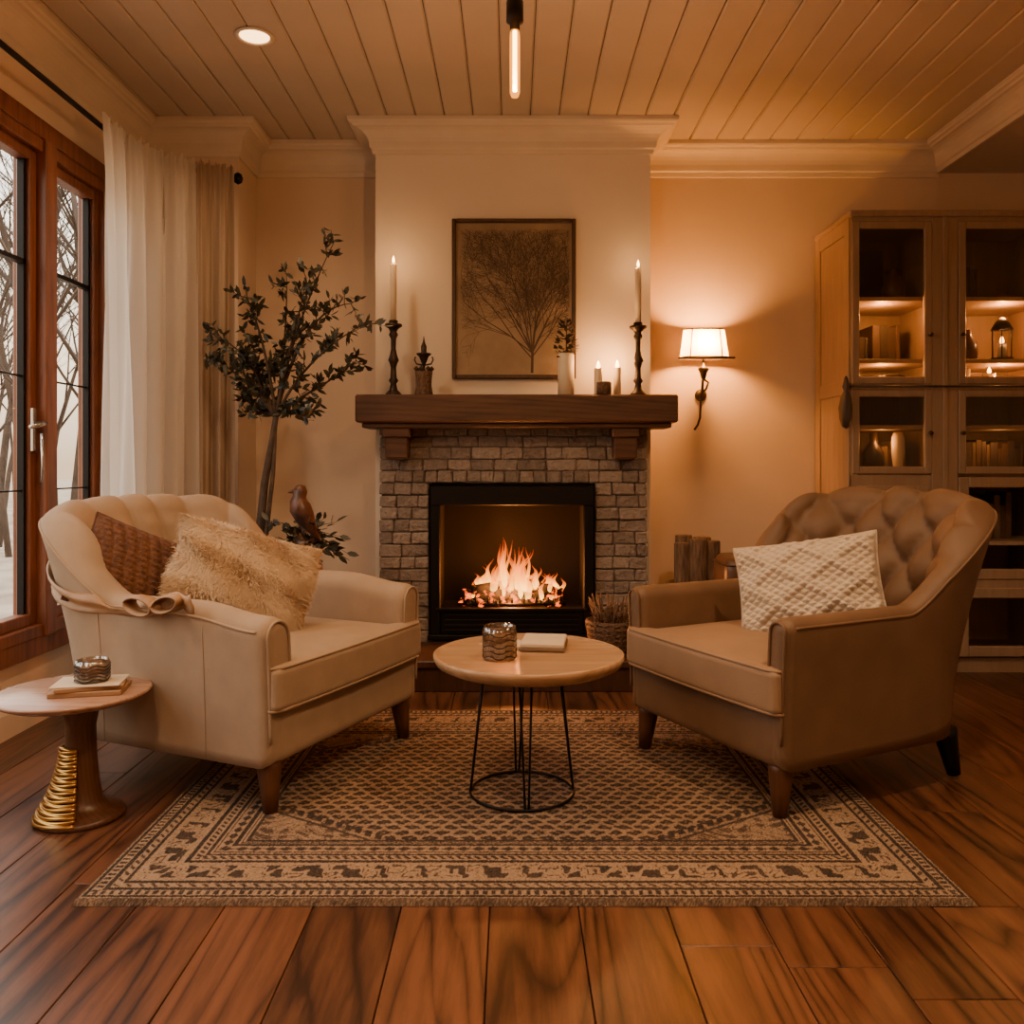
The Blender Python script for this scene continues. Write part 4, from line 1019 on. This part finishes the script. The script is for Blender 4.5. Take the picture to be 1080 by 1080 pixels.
for z in (1.80, 1.50, 1.37, 1.18, .95, .62, .40): g.box((x0+.02, y0+.04, z-.010), (x1-.02, y1-.012, z+.010), bev=.002)
g.box((2.06, y0+.04, .06), (2.085, y1-.015, zt-.03))
g.obj('carcass', 'cabwood', r)
g = G()
for (a, b) in ((x0+.03, 1.98), (2.165, x1-.03)): g.box((a, y0+.010, 1.42), (b, y0+.014, 2.13)); g.box((a, y0+.010, .99), (b, y0+.014, 1.33))
g.obj('glass_panes', 'cabglass', r)
g = G()
for x in (1.995, 2.15): 
    for z in (1.62, 1.15): g.lathe([(.006, 0), (.006, .012), (.011, .018), (.009, .026), (.001, .028)], (x, y0, z), 14, axis=(0, -1, 0))
g.tube([(x0-.03, y0-.02, 1.372), (x1, y0-.02, 1.372)], .005, 6)
g.obj('knobs_and_rail', 'bronze', r)
for (x, z, e) in ((1.82, 1.74, 5), (1.82, 1.44, 4.5), (2.42, 1.74, 6), (2.42, 1.44, 6), (1.82, 1.12, 1.0), (2.40, 1.12, .6)): light('cabinet_lamp', 'POINT', (x, y0+.12, z), e, (1, .42, .11), r, .02)
recenter(r, ((x0+x1)/2, (y0+y1)/2, 0))
g = G()
def books(xa, xb, z, hmin, hmax, y=4.36):
    x = xa
    while x < xb: w_ = random.uniform(.018, .04); h = random.uniform(hmin, hmax); g.box((x, y-.09, z), (min(x+w_, xb), y+.1, z+h), random.random(), bev=.002); x += w_+.001
books(1.66, 1.78, 1.51, .12, .18); books(1.83, 1.97, 1.51, .16, .20, 4.42); books(1.66, 1.74, 1.19, .08, .14); books(2.13, 2.33, 1.81, .14, .22); books(2.12, 2.2, 1.19, .08, .15); books(2.12, 2.55, .96, .12, .18); books(2.12, 2.5, .63, .15, .25); books(1.85, 1.97, .96, .12, .16)
g.obj('shelf_books', attr_mat('book_spines', [(0.2, (.03, .02, .015)), (.6, (.10, .05, .025)), (.9, (.22, .15, .09))], rough=.6, bump=.1))
g = G(); g.box((1.68, 4.50, 1.83), (1.96, 4.52, 2.13), rot=(-.08, 0, 0), bev=.004); g.box((2.14, 4.50, 1.83), (2.4, 4.52, 2.10), rot=(-.08, 0, 0), bev=.004); g.obj('leaning_picture_frame', 'artdk')
def vase(x, y, z, pr, m, nm): 
    g = G(); g.lathe(pr, seg=28); return g.obj(nm, m, None, loc=(x, y, z))
vase(1.9, 4.25, 1.81, [(.03, 0), (.05, .03), (.055, .07), (.03, .12), (.022, .15), (.028, .16), (.001, .155)], 'terr', 'ceramic_vase')
vase(1.74, 4.22, 1.38, [(.02, 0), (.05, .02), (.075, .05), (.07, .052), (.001, .02)], 'wicker', 'shelf_bowl')
vase(1.87, 4.22, 1.38, [(.02, 0), (.05, .02), (.07, .055), (.066, .056), (.001, .02)], 'bronze', 'shelf_bowl')
vase(2.27, 4.25, 1.51, [(.03, 0), (.045, .02), (.045, .09), (.02, .13), (.02, .16), (.001, .16)], 'terr', 'ceramic_vase')
vase(2.36, 4.22, 1.38, [(.025, 0), (.028, .07), (.001, .07)], 'wax', 'shelf_candle')
vase(1.8, 4.25, .96, [(.03, 0), (.05, .03), (.05, .1), (.02, .15), (.02, .2), (.001, .2)], 'bronze', 'ceramic_vase')
vase(1.9, 4.2, .96, [(.02, 0), (.022, .02), (.03, .1), (.03, .17), (.02, .2), (.001, .2)], 'paper', 'ceramic_vase')
vase(2.22, 4.20, 1.38, [(.03, 0), (.032, .09), (.001, .09)], 'wax', 'shelf_candle')
r = root('shelf_lantern', (2.40, 4.18, 1.51)); g = G(); g.lathe([(.05, 0), (.05, .012), (.001, .012)], seg=20); g.lathe([(.05, .15), (.03, .19), (.006, .21), (.001, .21)], seg=20)
for k in range(6): a = k*pi/3; g.tube([(.046*math.cos(a), .046*math.sin(a), .01), (.046*math.cos(a), .046*math.sin(a), .152)], .003, 5)
g.obj('frame', 'black', r); g = G(); g.lathe([(.02, .012), (.02, .08), (.001, .08)], seg=16); g.obj('candle', 'wax', r); g = G(); candle_flame(g, 0, 0, .082, .04, .010); g.obj('flame', cf, r); light('lantern_glow', 'POINT', (0, 0, .12), .8, (1, .5, .2), r, .01)
g = G()
for k in range(2): candle_flame(g, [2.36, 2.22][k], [4.22, 4.20][k], [1.45, 1.47][k], .035, .009)
g.obj('shelf_candle_flames', cf)
r = root('hanging_cloth_tie', (1.585, 4.05, 1.27)); g = G()
g.lathe([(.004, .15), (.012, .12), (.018, .10), (.010, .08), (.022, .05), (.030, 0), (.028, -.05), (.018, -.09), (.001, -.1)], seg=20, ripple=lambda a, i: .15*math.cos(5*a+i)); g.tube([(0, 0, .14), (.0, .0, .11)], .01, 8); g.obj('cloth', 'pot', r)
